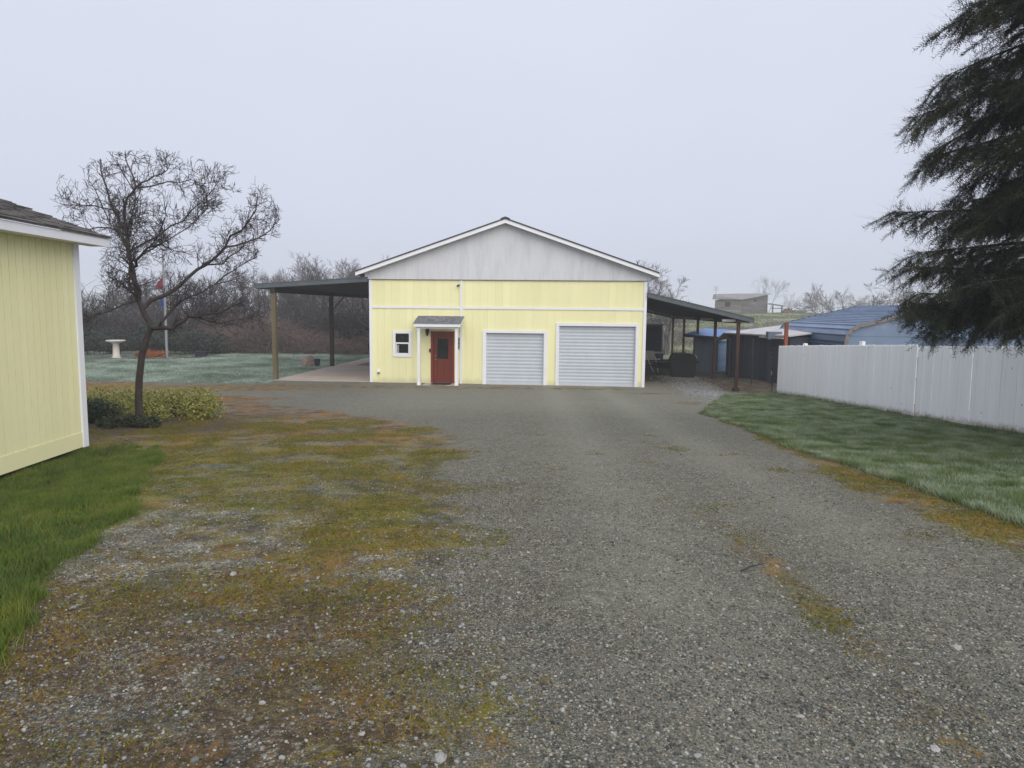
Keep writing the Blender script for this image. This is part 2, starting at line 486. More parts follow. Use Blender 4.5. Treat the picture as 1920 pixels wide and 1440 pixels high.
# gravel / moss / soil mix
def drive_mat():
    t = NT('mossy_gravel')
    warp = t.noise(9, 3, .5, out='Color')
    p = t.mix(.012, t.pos, warp, 'ADD')
    v1 = t.vor(62, p)
    v2 = t.vor(135, p)
    def stone(v):
        s = t.new('ShaderNodeSeparateColor')
        t.link(v.outputs['Color'], s.inputs[0])
        g = t.ramp(s.outputs[0], [(0, (.055, .058, .054)), (.35, (.125, .130, .118)), (.68, (.205, .212, .192)), (.9, (.33, .335, .305)), (1, (.52, .51, .46))])
        w = t.mix(t.step(s.outputs[1], .62, .9), g, (.19, .150, .108))
        return t.mix(t.step(v.outputs['Distance'], .38, .75), w, (.045, .044, .038))
    g = t.mix(t.step(t.noise(5, 4, .6), .35, .65), stone(v2), stone(v1))
    g = t.mix(t.math('MULTIPLY', t.step(t.noise(1.3, 5, .6), .4, .7), .35), g, (.165, .172, .150))
    gr = t.ramp(t.noise(11, 10, .85), [(.36, .62), (.5, 1.0), (.62, 1.42)])
    g = t.mix(1.0, g, gr, 'MULTIPLY')
    tr = t.attr('track')
    g = t.mix(t.math('MULTIPLY', tr, .5), g, t.mix(.5, g, (.30, .30, .27)))
    g = t.mix(1.0, g, (1.02, 1.01, .91), 'MULTIPLY')
    pk = t.math('MULTIPLY', t.attr('pale'), t.step(t.noise(1.9, 7, .7), .42, .60))
    g = t.mix(pk, g, t.mix(1.0, g, (1.75, 1.78, 1.85), 'MULTIPLY'))
    # moss
    fine = t.noise(48, 5, .7)
    mn = t.noise(1.15, 9, .66)
    mn2 = t.noise(4.2, 7, .7)
    m = t.math('ADD', t.attr('moss'), t.math('MULTIPLY', t.math('SUBTRACT', mn, .5), 1.5))
    m = t.math('ADD', m, t.math('MULTIPLY', t.math('SUBTRACT', mn2, .5), 2.0))
    m = t.math('ADD', m, t.math('MULTIPLY', t.math('SUBTRACT', fine, .5), 1.7))
    mm = t.step(m, .36, .72)
    hue = t.math('ADD', t.noise(1.7, 8, .72, t.mapv(t.pos, (1, 1.6, 1))), t.math('MULTIPLY', t.attr('orange'), .26))
    mc = t.ramp(hue, [(.28, (.060, .078, .010)), (.42, (.125, .130, .014)), (.54, (.185, .150, .020)), (.66, (.215, .125, .024)), (.85, (.235, .112, .034))])
    mc = t.mix(t.math('MULTIPLY', t.step(fine, .42, .68), .55), mc, (.045, .042, .014))
    c = t.mix(mm, g, mc)
    wet = t.ramp(t.noise(2.6, 9, .72), [(.40, .48), (.52, 1.0), (.64, 1.22)])
    c = t.mix(t.step(t.attr('moss'), .22, .5), c, t.mix(1.0, c, wet, 'MULTIPLY'))
    # bare soil, dead leaves
    s_ = t.math('ADD', t.attr('soil'), t.math('MULTIPLY', t.math('SUBTRACT', t.noise(2.6, 9, .72), .5), 2.6))
    s_ = t.math('ADD', s_, t.math('MULTIPLY', t.math('SUBTRACT', t.noise(26, 5, .75), .5), 2.2))
    sm = t.step(s_, .42, .80)
    sc_ = t.ramp(t.noise(22, 6, .7), [(.3, (.028, .021, .012)), (.5, (.068, .048, .028)), (.66, (.125, .085, .052)), (.8, (.20, .15, .105))])
    c = t.mix(sm, c, sc_)
    h = t.math('SUBTRACT', 1.0, v1.outputs['Distance'])
    h = t.math('ADD', h, t.math('MULTIPLY', t.math('SUBTRACT', 1.0, v2.outputs['Distance']), .5))
    h = t.math('ADD', h, t.math('MULTIPLY', fine, 1.2))
    return t.done(c, .88, t.bump(h, .55, .012), spec=.25)
M['drive'] = drive_mat()


def soil_lawn(name, a, b, c_, sc=3.0, frost=None):
    t = NT(name)
    c = t.ramp(t.noise(sc, 8, .68), [(.3, a), (.5, b), (.7, c_)])
    if frost:
        c = t.mix(t.math('MULTIPLY', t.step(t.noise(frost[0], 6, .62), frost[1], frost[2]), frost[3]), c, frost[4])
    return t.done(c, .9, t.bump(t.noise(30, 6, .7), .6, .03))
M['lawn_near'] = soil_lawn('lawn_soil', (.025, .042, .010), (.042, .07, .014), (.07, .09, .02))
M['lawn_right'] = soil_lawn('frosted_turf', (.03, .055, .026), (.045, .08, .034), (.06, .10, .04), frost=(2.2, .30, .66, .5, (.32, .40, .35)))
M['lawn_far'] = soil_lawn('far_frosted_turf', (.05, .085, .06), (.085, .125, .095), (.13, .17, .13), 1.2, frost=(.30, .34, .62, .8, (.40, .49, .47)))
M['earth'] = soil_lawn('bare_earth_and_scrub', (.035, .032, .022), (.06, .055, .036), (.10, .09, .055), 1.0)
def hill_mat():
    t = NT('frosted_rough_pasture')
    n1 = t.noise(.16, 8, .66, t.mapv(t.pos, (1, .6, 1)))
    n2 = t.noise(1.3, 7, .7, t.mapv(t.pos, (1, .5, 1)))
    f = t.math('ADD', t.math('MULTIPLY', n1, .6), t.math('MULTIPLY', n2, .4))
    c = t.ramp(f, [(.36, (.14, .185, .085)), (.48, (.20, .245, .125)), (.55, (.23, .23, .155)), (.64, (.16, .135, .11))])
    return t.done(c, .95, t.bump(n2, .8, .3))
M['hill'] = hill_mat()

# ---------------------------------------------------------------- terrain
SP = lambda a: np.log1p(np.exp(-np.abs(a))) + np.maximum(a, 0)


def gz(x, y):
    x, y = np.asarray(x, float), np.asarray(y, float)
    z = .052 * 1.2 * SP((27 - y) / 1.2)
    # level pad beside the yellow outbuilding
    w = sstep(-4.3, -6.3, x) * sstep(12.2, 10.6, y)
    z = z * (1 - w) + np.minimum(z, .71) * w
    z = z - .13 * np.exp(-((x - 8.6) / 2.2) ** 2 - ((y - 28.5) / 2.5) ** 2)
    h = 3.05 * sstep(44, 128, y) * (.35 + .65 * sstep(-30, 18, x)) + 1.2 * sstep(135, 400, y) * 0
    return z + h


def sheet(name, xs, ys, mt, off=0.0, mask=None, kind='structure', attrs=None, rough=0.0, parent=None):
    X, Y = np.meshgrid(xs, ys)
    Z = gz(X, Y) + off
    Z = Z + (.03 if rough else 0) * (vnoise(X, Y, 1.7, 5) - .5)
    nx, ny = len(xs), len(ys)
    idx = np.arange(nx * ny).reshape(ny, nx)
    F = np.stack([idx[:-1, :-1], idx[:-1, 1:], idx[1:, 1:], idx[1:, :-1]], axis=-1).reshape(-1, 4)
    V = np.stack([X, Y, Z], -1).reshape(-1, 3)
    at = {k: v(X, Y).ravel() for k, v in (attrs or {}).items()}
    if mask is not None:
        c = V[F].mean(1)
        F = F[mask(c[:, 0], c[:, 1])]
        used = np.unique(F)
        remap = np.full(len(V), -1); remap[used] = np.arange(len(used))
        V, F = V[used], remap[F]
        at = {k: v[used] for k, v in at.items()}
    o = put(name, np_mesh(name, V, F, mt, True, at), parent)
    o['kind'] = kind
    return o


# outlines on the ground (metres): x of an edge as a function of y
def edge(pts):
    p = sorted((y, x) for x, y in pts)
    ys, xs = [a for a, _ in p], [b for _, b in p]
    return lambda y: np.interp(y, ys, xs)


lawnR = edge([(5.1, -6), (5.0, 6.7), (4.95, 8.6), (4.85, 10.5), (4.8, 11.6), (4.97, 14.9), (4.95, 17.9), (5.6, 19.6), (6.6, 22.2), (7.9, 25.6), (9.9, 26.7)])
vergeR = edge([(4.2, -6), (4.15, 5.6), (4.03, 6.2), (4.02, 7), (4.05, 8.3), (4.34, 10.5), (4.66, 13.9), (4.95, 17.9), (5.6, 19.6), (7.9, 25.6)])
lawnL = edge([(-2.75, -6), (-2.75, 3.0), (-2.9, 3.7), (-3.18, 4.5), (-3.36, 5.05), (-3.66, 6.2), (-3.96, 7.2), (-4.48, 8.35), (-5.15, 9.9), (-5.8, 11.3)])
mossL = edge([(.3, -6), (.2, 2.6), (.12, 3.2), (.13, 3.8), (.0, 4.7), (.11, 6.0), (-.33, 7.35), (-.56, 9.3), (-.57, 12.6), (-2.1, 15.3), (-4.2, 17.6), (-5.8, 19), (-9.6, 22.7), (-14, 24.5)])
bld = lambda x, y: ((x + 5.883) * math.cos(math.radians(4.5)) - (y - 29.407) * math.sin(math.radians(4.5)),
                    (x + 5.883) * math.sin(math.radians(4.5)) + (y - 29.407) * math.cos(math.radians(4.5)))


def in_lawnR(x, y):
    n = .25 * (vnoise(x, y, 1.1, 3) - .5)
    return (x > lawnR(y) + n) & (y < 26.6 + n) & (x < 10.7)
def in_lawnL(x, y):
    n = .55 * (vnoise(x, y, 1.3, 4) - .5)
    return (x < lawnL(y) + n) & (y < 11.3 + n)
def in_lawnF(x, y):
    u_, v_ = bld(x, y)
    n = .5 * (vnoise(x, y, .8, 6) - .5)
    a = (y > 28.3 + n - .04 * (x + 10)) & (u_ < -4.15) & (x > -60)
    b = (v_ > 15.3) & (u_ < 12) & (u_ >= -4.15)
    return (a | b) & (y < 46.5 + n)


def f_moss(x, y):
    left = sstep(-.35, .9, mossL(y) - x) * (.42 + .16 * sstep(5.6, 7.8, y) + .16 * sstep(5.4, 4.2, y) - .12 * sstep(16.5, 20.5, y))
    left = left + .26 * np.exp(-((x + 1.2) / 1.0) ** 2 - ((y - 6.2) / 1.3) ** 2) * sstep(-.35, .9, mossL(y) - x)
    right = sstep(-.25, .25, x - vergeR(y)) * .62 * sstep(29, 24, y)
    streak = .42 * np.exp(-((x - 1.95 - .03 * (y - 4)) / .20) ** 2) * sstep(7.2, 5.6, y)
    front = .46 * np.exp(-((y - 27.4) / .9) ** 2) * sstep(-14, -8, x) * sstep(6.5, 4, x) + .2 * np.exp(-((y - 25.6) / .8) ** 2) * sstep(3, -1, x)
    spot = .55 * np.exp(-((x - 5.5) / .8) ** 2 - ((y - 21.3) / .7) ** 2) + .48 * np.exp(-((x - 5.2) / 1.4) ** 2 - ((y - 25.5) / .5) ** 2) + .4 * np.exp(-((x - 6.7) / 1.0) ** 2 - ((y - 23.6) / .5) ** 2)
    strip = .85 * np.exp(-((x + 13) / 4.5) ** 2 - ((y - 25.8) / 1.6) ** 2) + .75 * np.exp(-((x + 8.6) / 2.0) ** 2 - ((y - 21.6) / .9) ** 2)
    return left + right + streak + front + spot + strip
def f_orange(x, y):
    a = sstep(10.5, 14.5, y) * sstep(1, -1, x) * .95 + .22 - .25 * sstep(5, 7.5, y) * sstep(11, 9, y)
    b = .55 * sstep(-.2, .4, x - vergeR(y)) + .6 * sstep(4.5, 5.5, x) * sstep(19, 21, y)
    c = .35 * np.exp(-((x - 1.95) / .4) ** 2) * sstep(7.2, 5.6, y) - .9 * np.exp(-((x + 13) / 4.5) ** 2 - ((y - 25.8) / 1.6) ** 2)
    d = .5 * sstep(-.2, -1.2, x) * sstep(6.5, 4.5, y)
    return a + b + c + d
def f_soil(x, y):
    bed = 1.15 * np.exp(-(((x + 7.4) / 2.4) ** 2 + ((y - 14.0) / 1.5) ** 2) ** 2)
    near = .27 * sstep(-.2, -1.0, x) * sstep(7.2, 5.8, y) * sstep(-4.5, -3, x) + .38 * sstep(.5, -.2, x) * sstep(5.4, 4.2, y)
    verge = .36 * np.exp(-((lawnR(y) - x - .15) / .22) ** 2) * sstep(13, 9, y)
    u_, v_ = bld(x, y)
    port = .9 * sstep(11.2, 11.6, u_) * sstep(14.6, 13.8, u_) * sstep(1.2, 3.2, v_)
    yard = .8 * sstep(8.3, 8.9, x) * sstep(26.5, 27.3, y)
    patch = .55 * np.exp(-((x + 5.6) / .9) ** 2 - ((y - 16.3) / .8) ** 2)
    return bed + near + verge + port + yard + patch
def f_track(x, y):
    w1 = np.exp(-((x - 1.0 - .02 * y) / .5) ** 2) + np.exp(-((x - 2.9 - .02 * y) / .45) ** 2)
    return w1 * .8 + .9 * sstep(15, 21, y) * sstep(-6, -3, x)


gx = np.concatenate([np.linspace(-150, -16, 40), np.linspace(-15, 14, 59), np.linspace(15, 150, 40)])
gy = np.concatenate([np.linspace(-12, 30, 64), np.linspace(31, 46, 20)])
def under(x, y): return -.06 * sstep(-14, -12.5, x) * sstep(12.4, 11.4, x) * sstep(33.5, 32.5, y)
X_, Y_ = np.meshgrid(gx, gy)
g_ = sheet('ground', gx, gy, M['earth'], -.07)
hx = np.concatenate([np.linspace(-500, -70, 30), np.linspace(-65, 80, 90), np.linspace(90, 500, 30)])
hy = np.concatenate([[46], np.linspace(47, 140, 70), np.linspace(145, 800, 40)])
h_ = sheet('hill', hx, hy, M['hill'], -.07, rough=.0)
sheet('gravel_driveway', np.arange(-24, 12.01, .12), np.arange(-8, 33.01, .12), M['drive'], -.012, rough=.03,
      attrs=dict(moss=f_moss, orange=f_orange, soil=f_soil, track=f_track, pale=lambda x, y: sstep(.2, -1.0, x) * sstep(8.5, 6.5, y)),
      mask=lambda x, y: ~((x > lawnR(y) + .5) & (y < 26)) & ~((x < lawnL(y) - .6) & (y < 10.5)))
sheet('lawn', np.arange(-16, -2, .12), np.arange(-8, 11.6, .12), M['lawn_near'], -.004, in_lawnL, rough=.06)
sheet('side_lawn', np.arange(4, 10.8, .12), np.arange(-6, 27, .12), M['lawn_right'], -.004, in_lawnR, rough=.06)
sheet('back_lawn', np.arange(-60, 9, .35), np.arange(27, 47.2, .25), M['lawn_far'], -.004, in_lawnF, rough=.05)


# ---------------------------------------------------------------- blades
def surf(x, y): return gz(x, y) + .03 * (vnoise(np.asarray(x, float), np.asarray(y, float), 1.7, 5) - .5)


def blades(name, P, hgt, wid, mt, lean=.5, kind='stuff', sd=1, parent=None, twoseg=False, z=None):
    r = np.random.default_rng(sd)
    n = len(P)
    zz = surf(P[:, 0], P[:, 1]) - .006 if z is None else z
    a = r.random(n) * 2 * math.pi
    h = hgt * (.55 + .9 * r.random(n)) * (.15 + 1.75 * vnoise(P[:, 0], P[:, 1], 2.8, 77))
    w = wid * (.7 + .6 * r.random(n))
    la = r.random(n) * 2 * math.pi
    lm = h * lean * r.random(n) * 1.3
    base = np.stack([P[:, 0], P[:, 1], zz], 1)
    side = np.stack([np.cos(a), np.sin(a), 0 * a], 1) * w[:, None] * .5
    tip = base + np.stack([np.cos(la) * lm, np.sin(la) * lm, h], 1)
    V = np.stack([base - side, base + side, tip], 1).reshape(-1, 3)
    F = np.arange(3 * n).reshape(n, 3)
    tv = np.tile([0., 0., 1.], n)
    dv = np.repeat((r.random(n) < .13) * 1.0, 3)
    o = put(name, np_mesh(name, V, F, mt, False, {'tip': tv, 'dead': dv}), parent)
    if kind: o['kind'] = kind
    return o


def scatter_pts(x0, x1, y0, y1, n, accept, sd):
    r = np.random.default_rng(sd)
    x = x0 + (x1 - x0) * r.random(n); y = y0 + (y1 - y0) * r.random(n)
    k = accept(x, y, r.random(n))
    return np.stack([x[k], y[k]], 1)


pts = scatter_pts(-9, -2.2, 2.6, 11.8, 330000, lambda x, y, q: in_lawnL(x, y) & (x > -y * .80 - .5) & (q < .25 + .75 * sstep(.1, .5, vnoise(x, y, 2.2, 8))), 11)
xe = np.linspace(2.6, 11.4, 14000); xe = xe + .02 * rng.standard_normal(14000)
ed_ = np.stack([lawnL(xe) + .55 * (vnoise(lawnL(xe), xe, 1.3, 4) - .5) + np.abs(rng.standard_normal(14000)) * .07, xe], 1)
pts = np.concatenate([pts, ed_])
blades('grass', pts, .046, .0075, M['grass_left'], .8, sd=12)
pts = scatter_pts(4.6, 10.4, 5.5, 26.8, 520000, lambda x, y, q: in_lawnR(x, y) & (x < y * .78 + .6) & (q < .45 + .55 * sstep(.2, .6, vnoise(x, y, 1.6, 9))), 13)
ye = rng.uniform(5.5, 26.4, 22000)
ed_ = np.stack([lawnR(ye) + .25 * (vnoise(lawnR(ye), ye, 1.1, 3) - .5) - np.abs(rng.standard_normal(22000)) * .07, ye], 1)
pts = np.concatenate([pts, ed_])
blades('side_grass', pts, .050, .0095, M['grass_frost'], .8, sd=14)
pts = scatter_pts(-26, -5, 27.5, 46.5, 150000, lambda x, y, q: in_lawnF(x, y) & (x > -y * .62), 15)
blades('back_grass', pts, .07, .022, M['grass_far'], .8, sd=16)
# low moss tufts and weeds on the gravel
def moss_acc(x, y, q):
    m = f_moss(x, y) + 1.5 * (vnoise(x, y, 1.4, 21) - .5)
    return (q < sstep(.25, .8, m)) & ~in_lawnL(x, y) & ~in_lawnR(x, y)
pts = scatter_pts(-9, 6, 2.4, 16, 420000, lambda x, y, q: moss_acc(x, y, q) & (x > -y * .78) & (x < y * .78), 22)
blades('moss', pts, .014, .010, M['moss_tuft'], 1.3, sd=23, z=surf(pts[:, 0], pts[:, 1]) - .012)
# rank grass along the fence foot and the far edges
pts = np.stack([9.75 + .25 * rng.random(5000) + .53 * sstep(17, 8, np.linspace(6, 26, 5000)) * 0, np.linspace(8, 26.4, 5000)], 1)
blades('fence_weeds', pts, .10, .010, M['grass_left'], .6, sd=24)


# loose stones on the gravel: one object, stones placed by geometry nodes
def stones(name, P, size, mt, sd, zoff=.0, flat=1.0):
    r = np.random.default_rng(sd)
    n = len(P)
    V = np.stack([P[:, 0], P[:, 1], surf(P[:, 0], P[:, 1]) - .010 + zoff], 1).astype(np.float32)
    me = bpy.data.meshes.new(name)
    me.vertices.add(n); me.vertices.foreach_set('co', V.ravel())
    s = size * np.exp(.38 * r.standard_normal(n))
    sc = np.stack([s * (.7 + .6 * r.random(n)), s * (.7 + .6 * r.random(n)), s * flat * (.45 + .35 * r.random(n))], 1).astype(np.float32)
    rt = np.stack([.7 * (r.random(n) - .5), .7 * (r.random(n) - .5), 6.28 * r.random(n)], 1).astype(np.float32)
    a = me.attributes.new('sc', 'FLOAT_VECTOR', 'POINT'); a.data.foreach_set('vector', sc.ravel())
    a = me.attributes.new('rt', 'FLOAT_VECTOR', 'POINT'); a.data.foreach_set('vector', rt.ravel())
    me.materials.append(mt)
    o = put(name, me)
    o['kind'] = 'stuff'
    ng = bpy.data.node_groups.new(name, 'GeometryNodeTree')
    ng.interface.new_socket('Geometry', in_out='INPUT', socket_type='NodeSocketGeometry')
    ng.interface.new_socket('Geometry', in_out='OUTPUT', socket_type='NodeSocketGeometry')
    N, L = ng.nodes, ng.links
    gi, go = N.new('NodeGroupInput'), N.new('NodeGroupOutput')
    ico = N.new('GeometryNodeMeshIcoSphere'); ico.inputs['Radius'].default_value = .5; ico.inputs['Subdivisions'].default_value = 1
    sm = N.new('GeometryNodeSetMaterial'); sm.inputs['Material'].default_value = mt
    L.new(ico.outputs['Mesh'], sm.inputs['Geometry'])
    m2p = N.new('GeometryNodeMeshToPoints')
    L.new(gi.outputs[0], m2p.inputs[0])
    iop = N.new('GeometryNodeInstanceOnPoints')
    L.new(m2p.outputs[0], iop.inputs['Points']); L.new(sm.outputs[0], iop.inputs['Instance'])
    for nm, sk in (('sc', 'Scale'), ('rt', 'Rotation')):
        na = N.new('GeometryNodeInputNamedAttribute'); na.data_type = 'FLOAT_VECTOR'; na.inputs['Name'].default_value = nm
        L.new(na.outputs[0], iop.inputs[sk])
    L.new(iop.outputs[0], go.inputs[0])
    md = o.modifiers.new('stones', 'NODES'); md.node_group = ng
    return o


def stone_mat(name, stops):
    t = NT(name)
    c = t.ramp(t.rand(), stops)
    c = t.mix(.35, c, t.ramp(t.noise(90, 3, .6), [(.3, .06), (.7, .5)]), 'OVERLAY')
    return t.done(c, .85, t.bump(t.noise(160, 3, .6), .4, .003), spec=.3)
M['stone'] = stone_mat('mixed_gravel_stones', [(0, (.045, .047, .045)), (.3, (.105, .11, .10)), (.55, (.17, .175, .16)), (.75, (.215, .175, .125)), (.88, (.29, .29, .265)), (1, (.42, .41, .375))])
M['stone_pale'] = stone_mat('pale_washed_stones', [(0, (.12, .12, .12)), (.4, (.27, .27, .28)), (.8, (.31, .31, .30)), (1, (.38, .38, .36))])

def cushion_mat():
    t = NT('moss_cushion')
    f = t.noise(60, 5, .7)
    c = t.ramp(t.noise(1.9, 7, .7), [(.28, (.060, .078, .010)), (.45, (.125, .130, .014)), (.58, (.185, .145, .020)), (.72, (.215, .120, .026))])
    c = t.mix(t.math('MULTIPLY', t.step(f, .42, .68), .6), c, (.045, .042, .014))
    c = t.mix(t.math('MULTIPLY', t.step(t.rand(), .45, .9), .75), c, (.085, .062, .032))
    return t.done(c, .95, t.bump(f, .8, .012), spec=.15)
M['moss_cush'] = cushion_mat()


def grav_acc(x, y, q):
    d = 1.0 - .75 * sstep(.3, .8, f_moss(x, y) + 1.2 * (vnoise(x, y, 1.4, 21) - .5)) - .3 * sstep(.5, 1, f_soil(x, y))
    d = d * (.35 + .65 * sstep(.35, .7, vnoise(x, y, .9, 31)))
    return (q < d * np.clip(14 / (y * y), .05, 1.2)) & ~in_lawnL(x, y) & ~in_lawnR(x, y)
pts = scatter_pts(-3.5, 5.2, 2.3, 10, 300000, lambda x, y, q: grav_acc(x, y, q) & (np.abs(x) < y * .8), 41)
stones('loose_gravel', pts, .0095, M['stone'], 42)
pts = scatter_pts(-3.2, 3.8, 2.3, 7, 900, lambda x, y, q: ~in_lawnL(x, y) & (q < .25 + .75 * sstep(.5, -.5, x)), 43)
stones('larger_pebbles', pts, .019, M['stone_pale'], 44)
pts = scatter_pts(4.8, 9.4, 21, 34, 26000, lambda x, y, q: (q < 1.1 * np.exp(-((x - 7.3 - .06 * (y - 25)) / .75) ** 2)) & ~in_lawnR(x, y), 45)
stones('drain_rock', pts, .034, M['stone_pale'], 46)
# low moss cushions give the mossy strip its lumps
def cush_acc(x, y, q):
    m = f_moss(x, y) + 1.4 * (vnoise(x, y, 1.4, 21) - .5) + .9 * (vnoise(x, y, 5, 27) - .5)
    return (q < sstep(.40, .80, m)) & ~in_lawnL(x, y) & ~in_lawnR(x, y)
pts = scatter_pts(-8, 5.6, 2.3, 15, 150000, lambda x, y, q: (y > 3.8 + 1.5 * q) & cush_acc(x, y, q * (1.6 - .06 * y)) & (np.abs(x) < y * .8), 61)
stones('moss_cushions', pts, .020, M['moss_cush'], 62, flat=.5)
# dead leaves and twiggy litter near the camera on the moss side
pts = scatter_pts(-3.4, .4, 2.4, 8.5, 9000, lambda x, y, q: ~in_lawnL(x, y) & (q < .15 + .85 * sstep(.45, .65, vnoise(x, y, 1.7, 51))), 52)
o_ = blades('leaf_litter', pts, .008, .014, M['leaf_litter'], 3.5, sd=53, z=surf(pts[:, 0], pts[:, 1]) - .008)
MB().tube([(1.70, 5.05, float(gz(1.7, 5.05)) + .008), (1.80, 5.14, float(gz(1.8, 5.1)) + .014), (1.93, 5.22, float(gz(1.93, 5.2)) + .012)], [.006, .007, .004], 6)\
    .build('fallen_twig', M['bark'])
tag(bpy.data.objects['fallen_twig'], 'short dark twig lying alone on the grey gravel', 'twig')

# ================================================================ the yellow workshop
YAW = math.radians(-4.5)
BO = (-5.883, 29.407, 0.0)
W, WT, AP = 11.24, 4.235, 5.60
SL = .345
shop = thing('workshop', 'wide pale yellow workshop with white gable, red door and two roll-up doors', 'workshop', BO, YAW)
OPEN = [(.96, 1.74, 1.07, 2.14), (2.54, 3.52, -.1, 2.14), (4.68, 7.32, -.1, 2.21), (7.67, 10.98, -.1, 2.54)]

# shell: front backing with real openings, side and back walls
def cut_rects(x0, x1, z0, z1, opens):
    """rectangles of x0..x1, z0..z1 left when the openings are taken out"""
    xs = sorted({x0, x1} | {v for o in opens for v in (o[0], o[1]) if x0 < v < x1})
    out = []
    for a, b in zip(xs, xs[1:]):
        zz = [(z0, z1)]
        for o in opens:
            if o[0] < b - 1e-6 and o[1] > a + 1e-6:
                nz = []
                for p, q in zz:
                    if o[2] > p: nz.append((p, min(q, o[2])))
                    if o[3] < q: nz.append((max(p, o[3]), q))
                zz = [(p, q) for p, q in nz if q - p > 1e-4]
        out += [(a, b, p, q) for p, q in zz]
    return out
m = MB()
for a, b, p, q in cut_rects(0, W, -.15, 4.4, OPEN): m.box(a, b, .014, .15, p, q)
m.box(0, .15, .151, 17.6, -.15, 4.3); m.box(W - .15, W, .151, 17.6, -.15, 4.3); m.box(.151, W - .151, 17.45, 17.6, -.15, 4.3)
m.prism([(0, 4.301), (W, 4.301), (AP, 4.301 + SL * AP)], 17.45, 17.6)
m.build('wall', M['yellow'], shop)
# grooved siding, board by board
PITCH, GAP = .3048, .010
_bm = {}
def board(parent, name, mt, x0, x1, z0, z1, y0=0.004, th=.0095):
    k = (name, mt.name, round(x1 - x0, 3), round(z1 - z0, 3), th)
    if k not in _bm: _bm[k] = MB().box(0, x1 - x0, 0, th, 0, z1 - z0).mesh(name, mt)
    return put(name, _bm[k], parent, (x0, y0, z0))
n = int(W / PITCH) + 1
for zlo, zhi, opens in ((-.02, 3.058, OPEN), (3.152, WT - .012, [])):
    for i in range(n):
        x0, x1 = i * PITCH + GAP / 2, min((i + 1) * PITCH, W) - GAP / 2
        for a, b, p, q in cut_rects(x0, x1, zlo, zhi, opens):
            if b - a > .02: board(shop, 'siding_board', M['yellow'], a, b, p, q)
# gable: boards with raked tops, proud of the wall
gx0, gx1 = -.20, 11.43
gb = MB()
gb.prism([(gx0, 4.25), (gx1, 4.25), (gx1, 4.40), (AP, 6.40), (gx0, 4.40)], -.039, .012).build('gable_backing', M['gable'], shop)
soff = lambda x: 6.475 - SL * abs(x - AP)
i = 0
x = gx0
while x < gx1 - .05:
    x0, x1 = x + GAP / 2, min(x + PITCH, gx1) - GAP / 2
    pl = [(x0, 4.232), (x1, 4.232), (x1, soff(x1))]
    if x0 < AP < x1: pl.append((AP, soff(AP)))
    pl.append((x0, soff(x0)))
    MB().prism(pl, -.046, -.0392).build('gable_board', M['gable'], shop)
    x += PITCH
MB().box(gx0, gx1, -.060, -.0465, 4.222, 4.238).build('drip_edge', M['darkroof'], shop)
# white trim
box('corner_trim', -.02, .10, -.03, -.0015, -.06, 4.22, M['trim'], shop)
box('corner_trim', W - .10, W + .02, -.03, -.0015, -.06, 4.22, M['trim'], shop)
box('horizontal_trim', .101, 3.754, -.026, -.0015, 3.06, 3.15, M['trim'], shop)
box('horizontal_trim', 3.846, W - .101, -.026, -.0015, 3.06, 3.15, M['trim'], shop)
box('vertical_trim', 3.755, 3.845, -.028, -.0015, -.02, 4.221, M['trim'], shop)
# roof
FO = -.38
for s in (-1, 1):
    xe = AP + s * 6.08
    z0, ze = 6.66, 6.66 - SL * 6.08
    pl = [(AP, z0), (xe, ze), (xe, ze - .05), (AP, z0 - .05)]
    if s > 0: pl = pl[::-1]
    rp = MB().prism(pl, FO - .03, 18.0).build('roof_slope', M['darkroof'], shop)
    pl = [(AP, z0 - .052), (xe, ze - .052), (xe, ze - .20), (AP, z0 - .20)]
    if s > 0: pl = pl[::-1]
    MB().prism(pl, FO, FO + .03).build('rake_fascia', M['trim'], shop)
    pl = [(AP, z0 - .172), (xe, ze - .172), (xe, ze - .186), (AP, z0 - .186)]
    if s > 0: pl = pl[::-1]
    MB().prism(pl, FO + .031, 17.9).build('soffit', M['trim'], shop)
    MB().box(min(xe, xe - s * .03), max(xe, xe - s * .03), FO + .032, 17.9, ze - .21, ze - .052).build('eave_fascia', M['trim'], shop)
MB().prism([(AP - .20, 6.598), (AP - .17, 6.645), (AP, 6.705), (AP + .17, 6.645), (AP + .20, 6.598), (AP, 6.662)], FO - .04, 18.02).build('ridge_cap', M['darkroof'], shop)

# window: frame, two sashes
wf = MB()
wf.box(.96, 1.74, -.032, -.0012, 1.07, 1.18).box(.96, 1.74, -.032, -.0012, 2.03, 2.14).box(.96, 1.07, -.032, -.0012, 1.181, 2.029).box(1.63, 1.74, -.032, -.0012, 1.181, 2.029)
win = wf.build('window', M['trim'], shop)
MB().box(1.071, 1.629, .02, .05, 1.60, 1.66).box(1.071, 1.11, .02, .05, 1.18, 1.599).box(1.59, 1.629, .02, .05, 1.18, 1.599).box(1.1105, 1.5895, .02, .05, 1.181, 1.22).build('sash', M['trim'], win)
box('pane', 1.071, 1.629, .055, .06, 1.662, 2.03, M['glass'], win)
box('pane', 1.111, 1.589, .035, .04, 1.221, 1.599, M['glass'], win)
box('window_screen', 1.115, 1.20, .026, .033, 1.222, 1.55, mat('pale_blind', (.30, .31, .29), .7), win)
box('reveal_box', 1.0, 1.7, .16, .7, 1.1, 2.1, M['hole'], win)

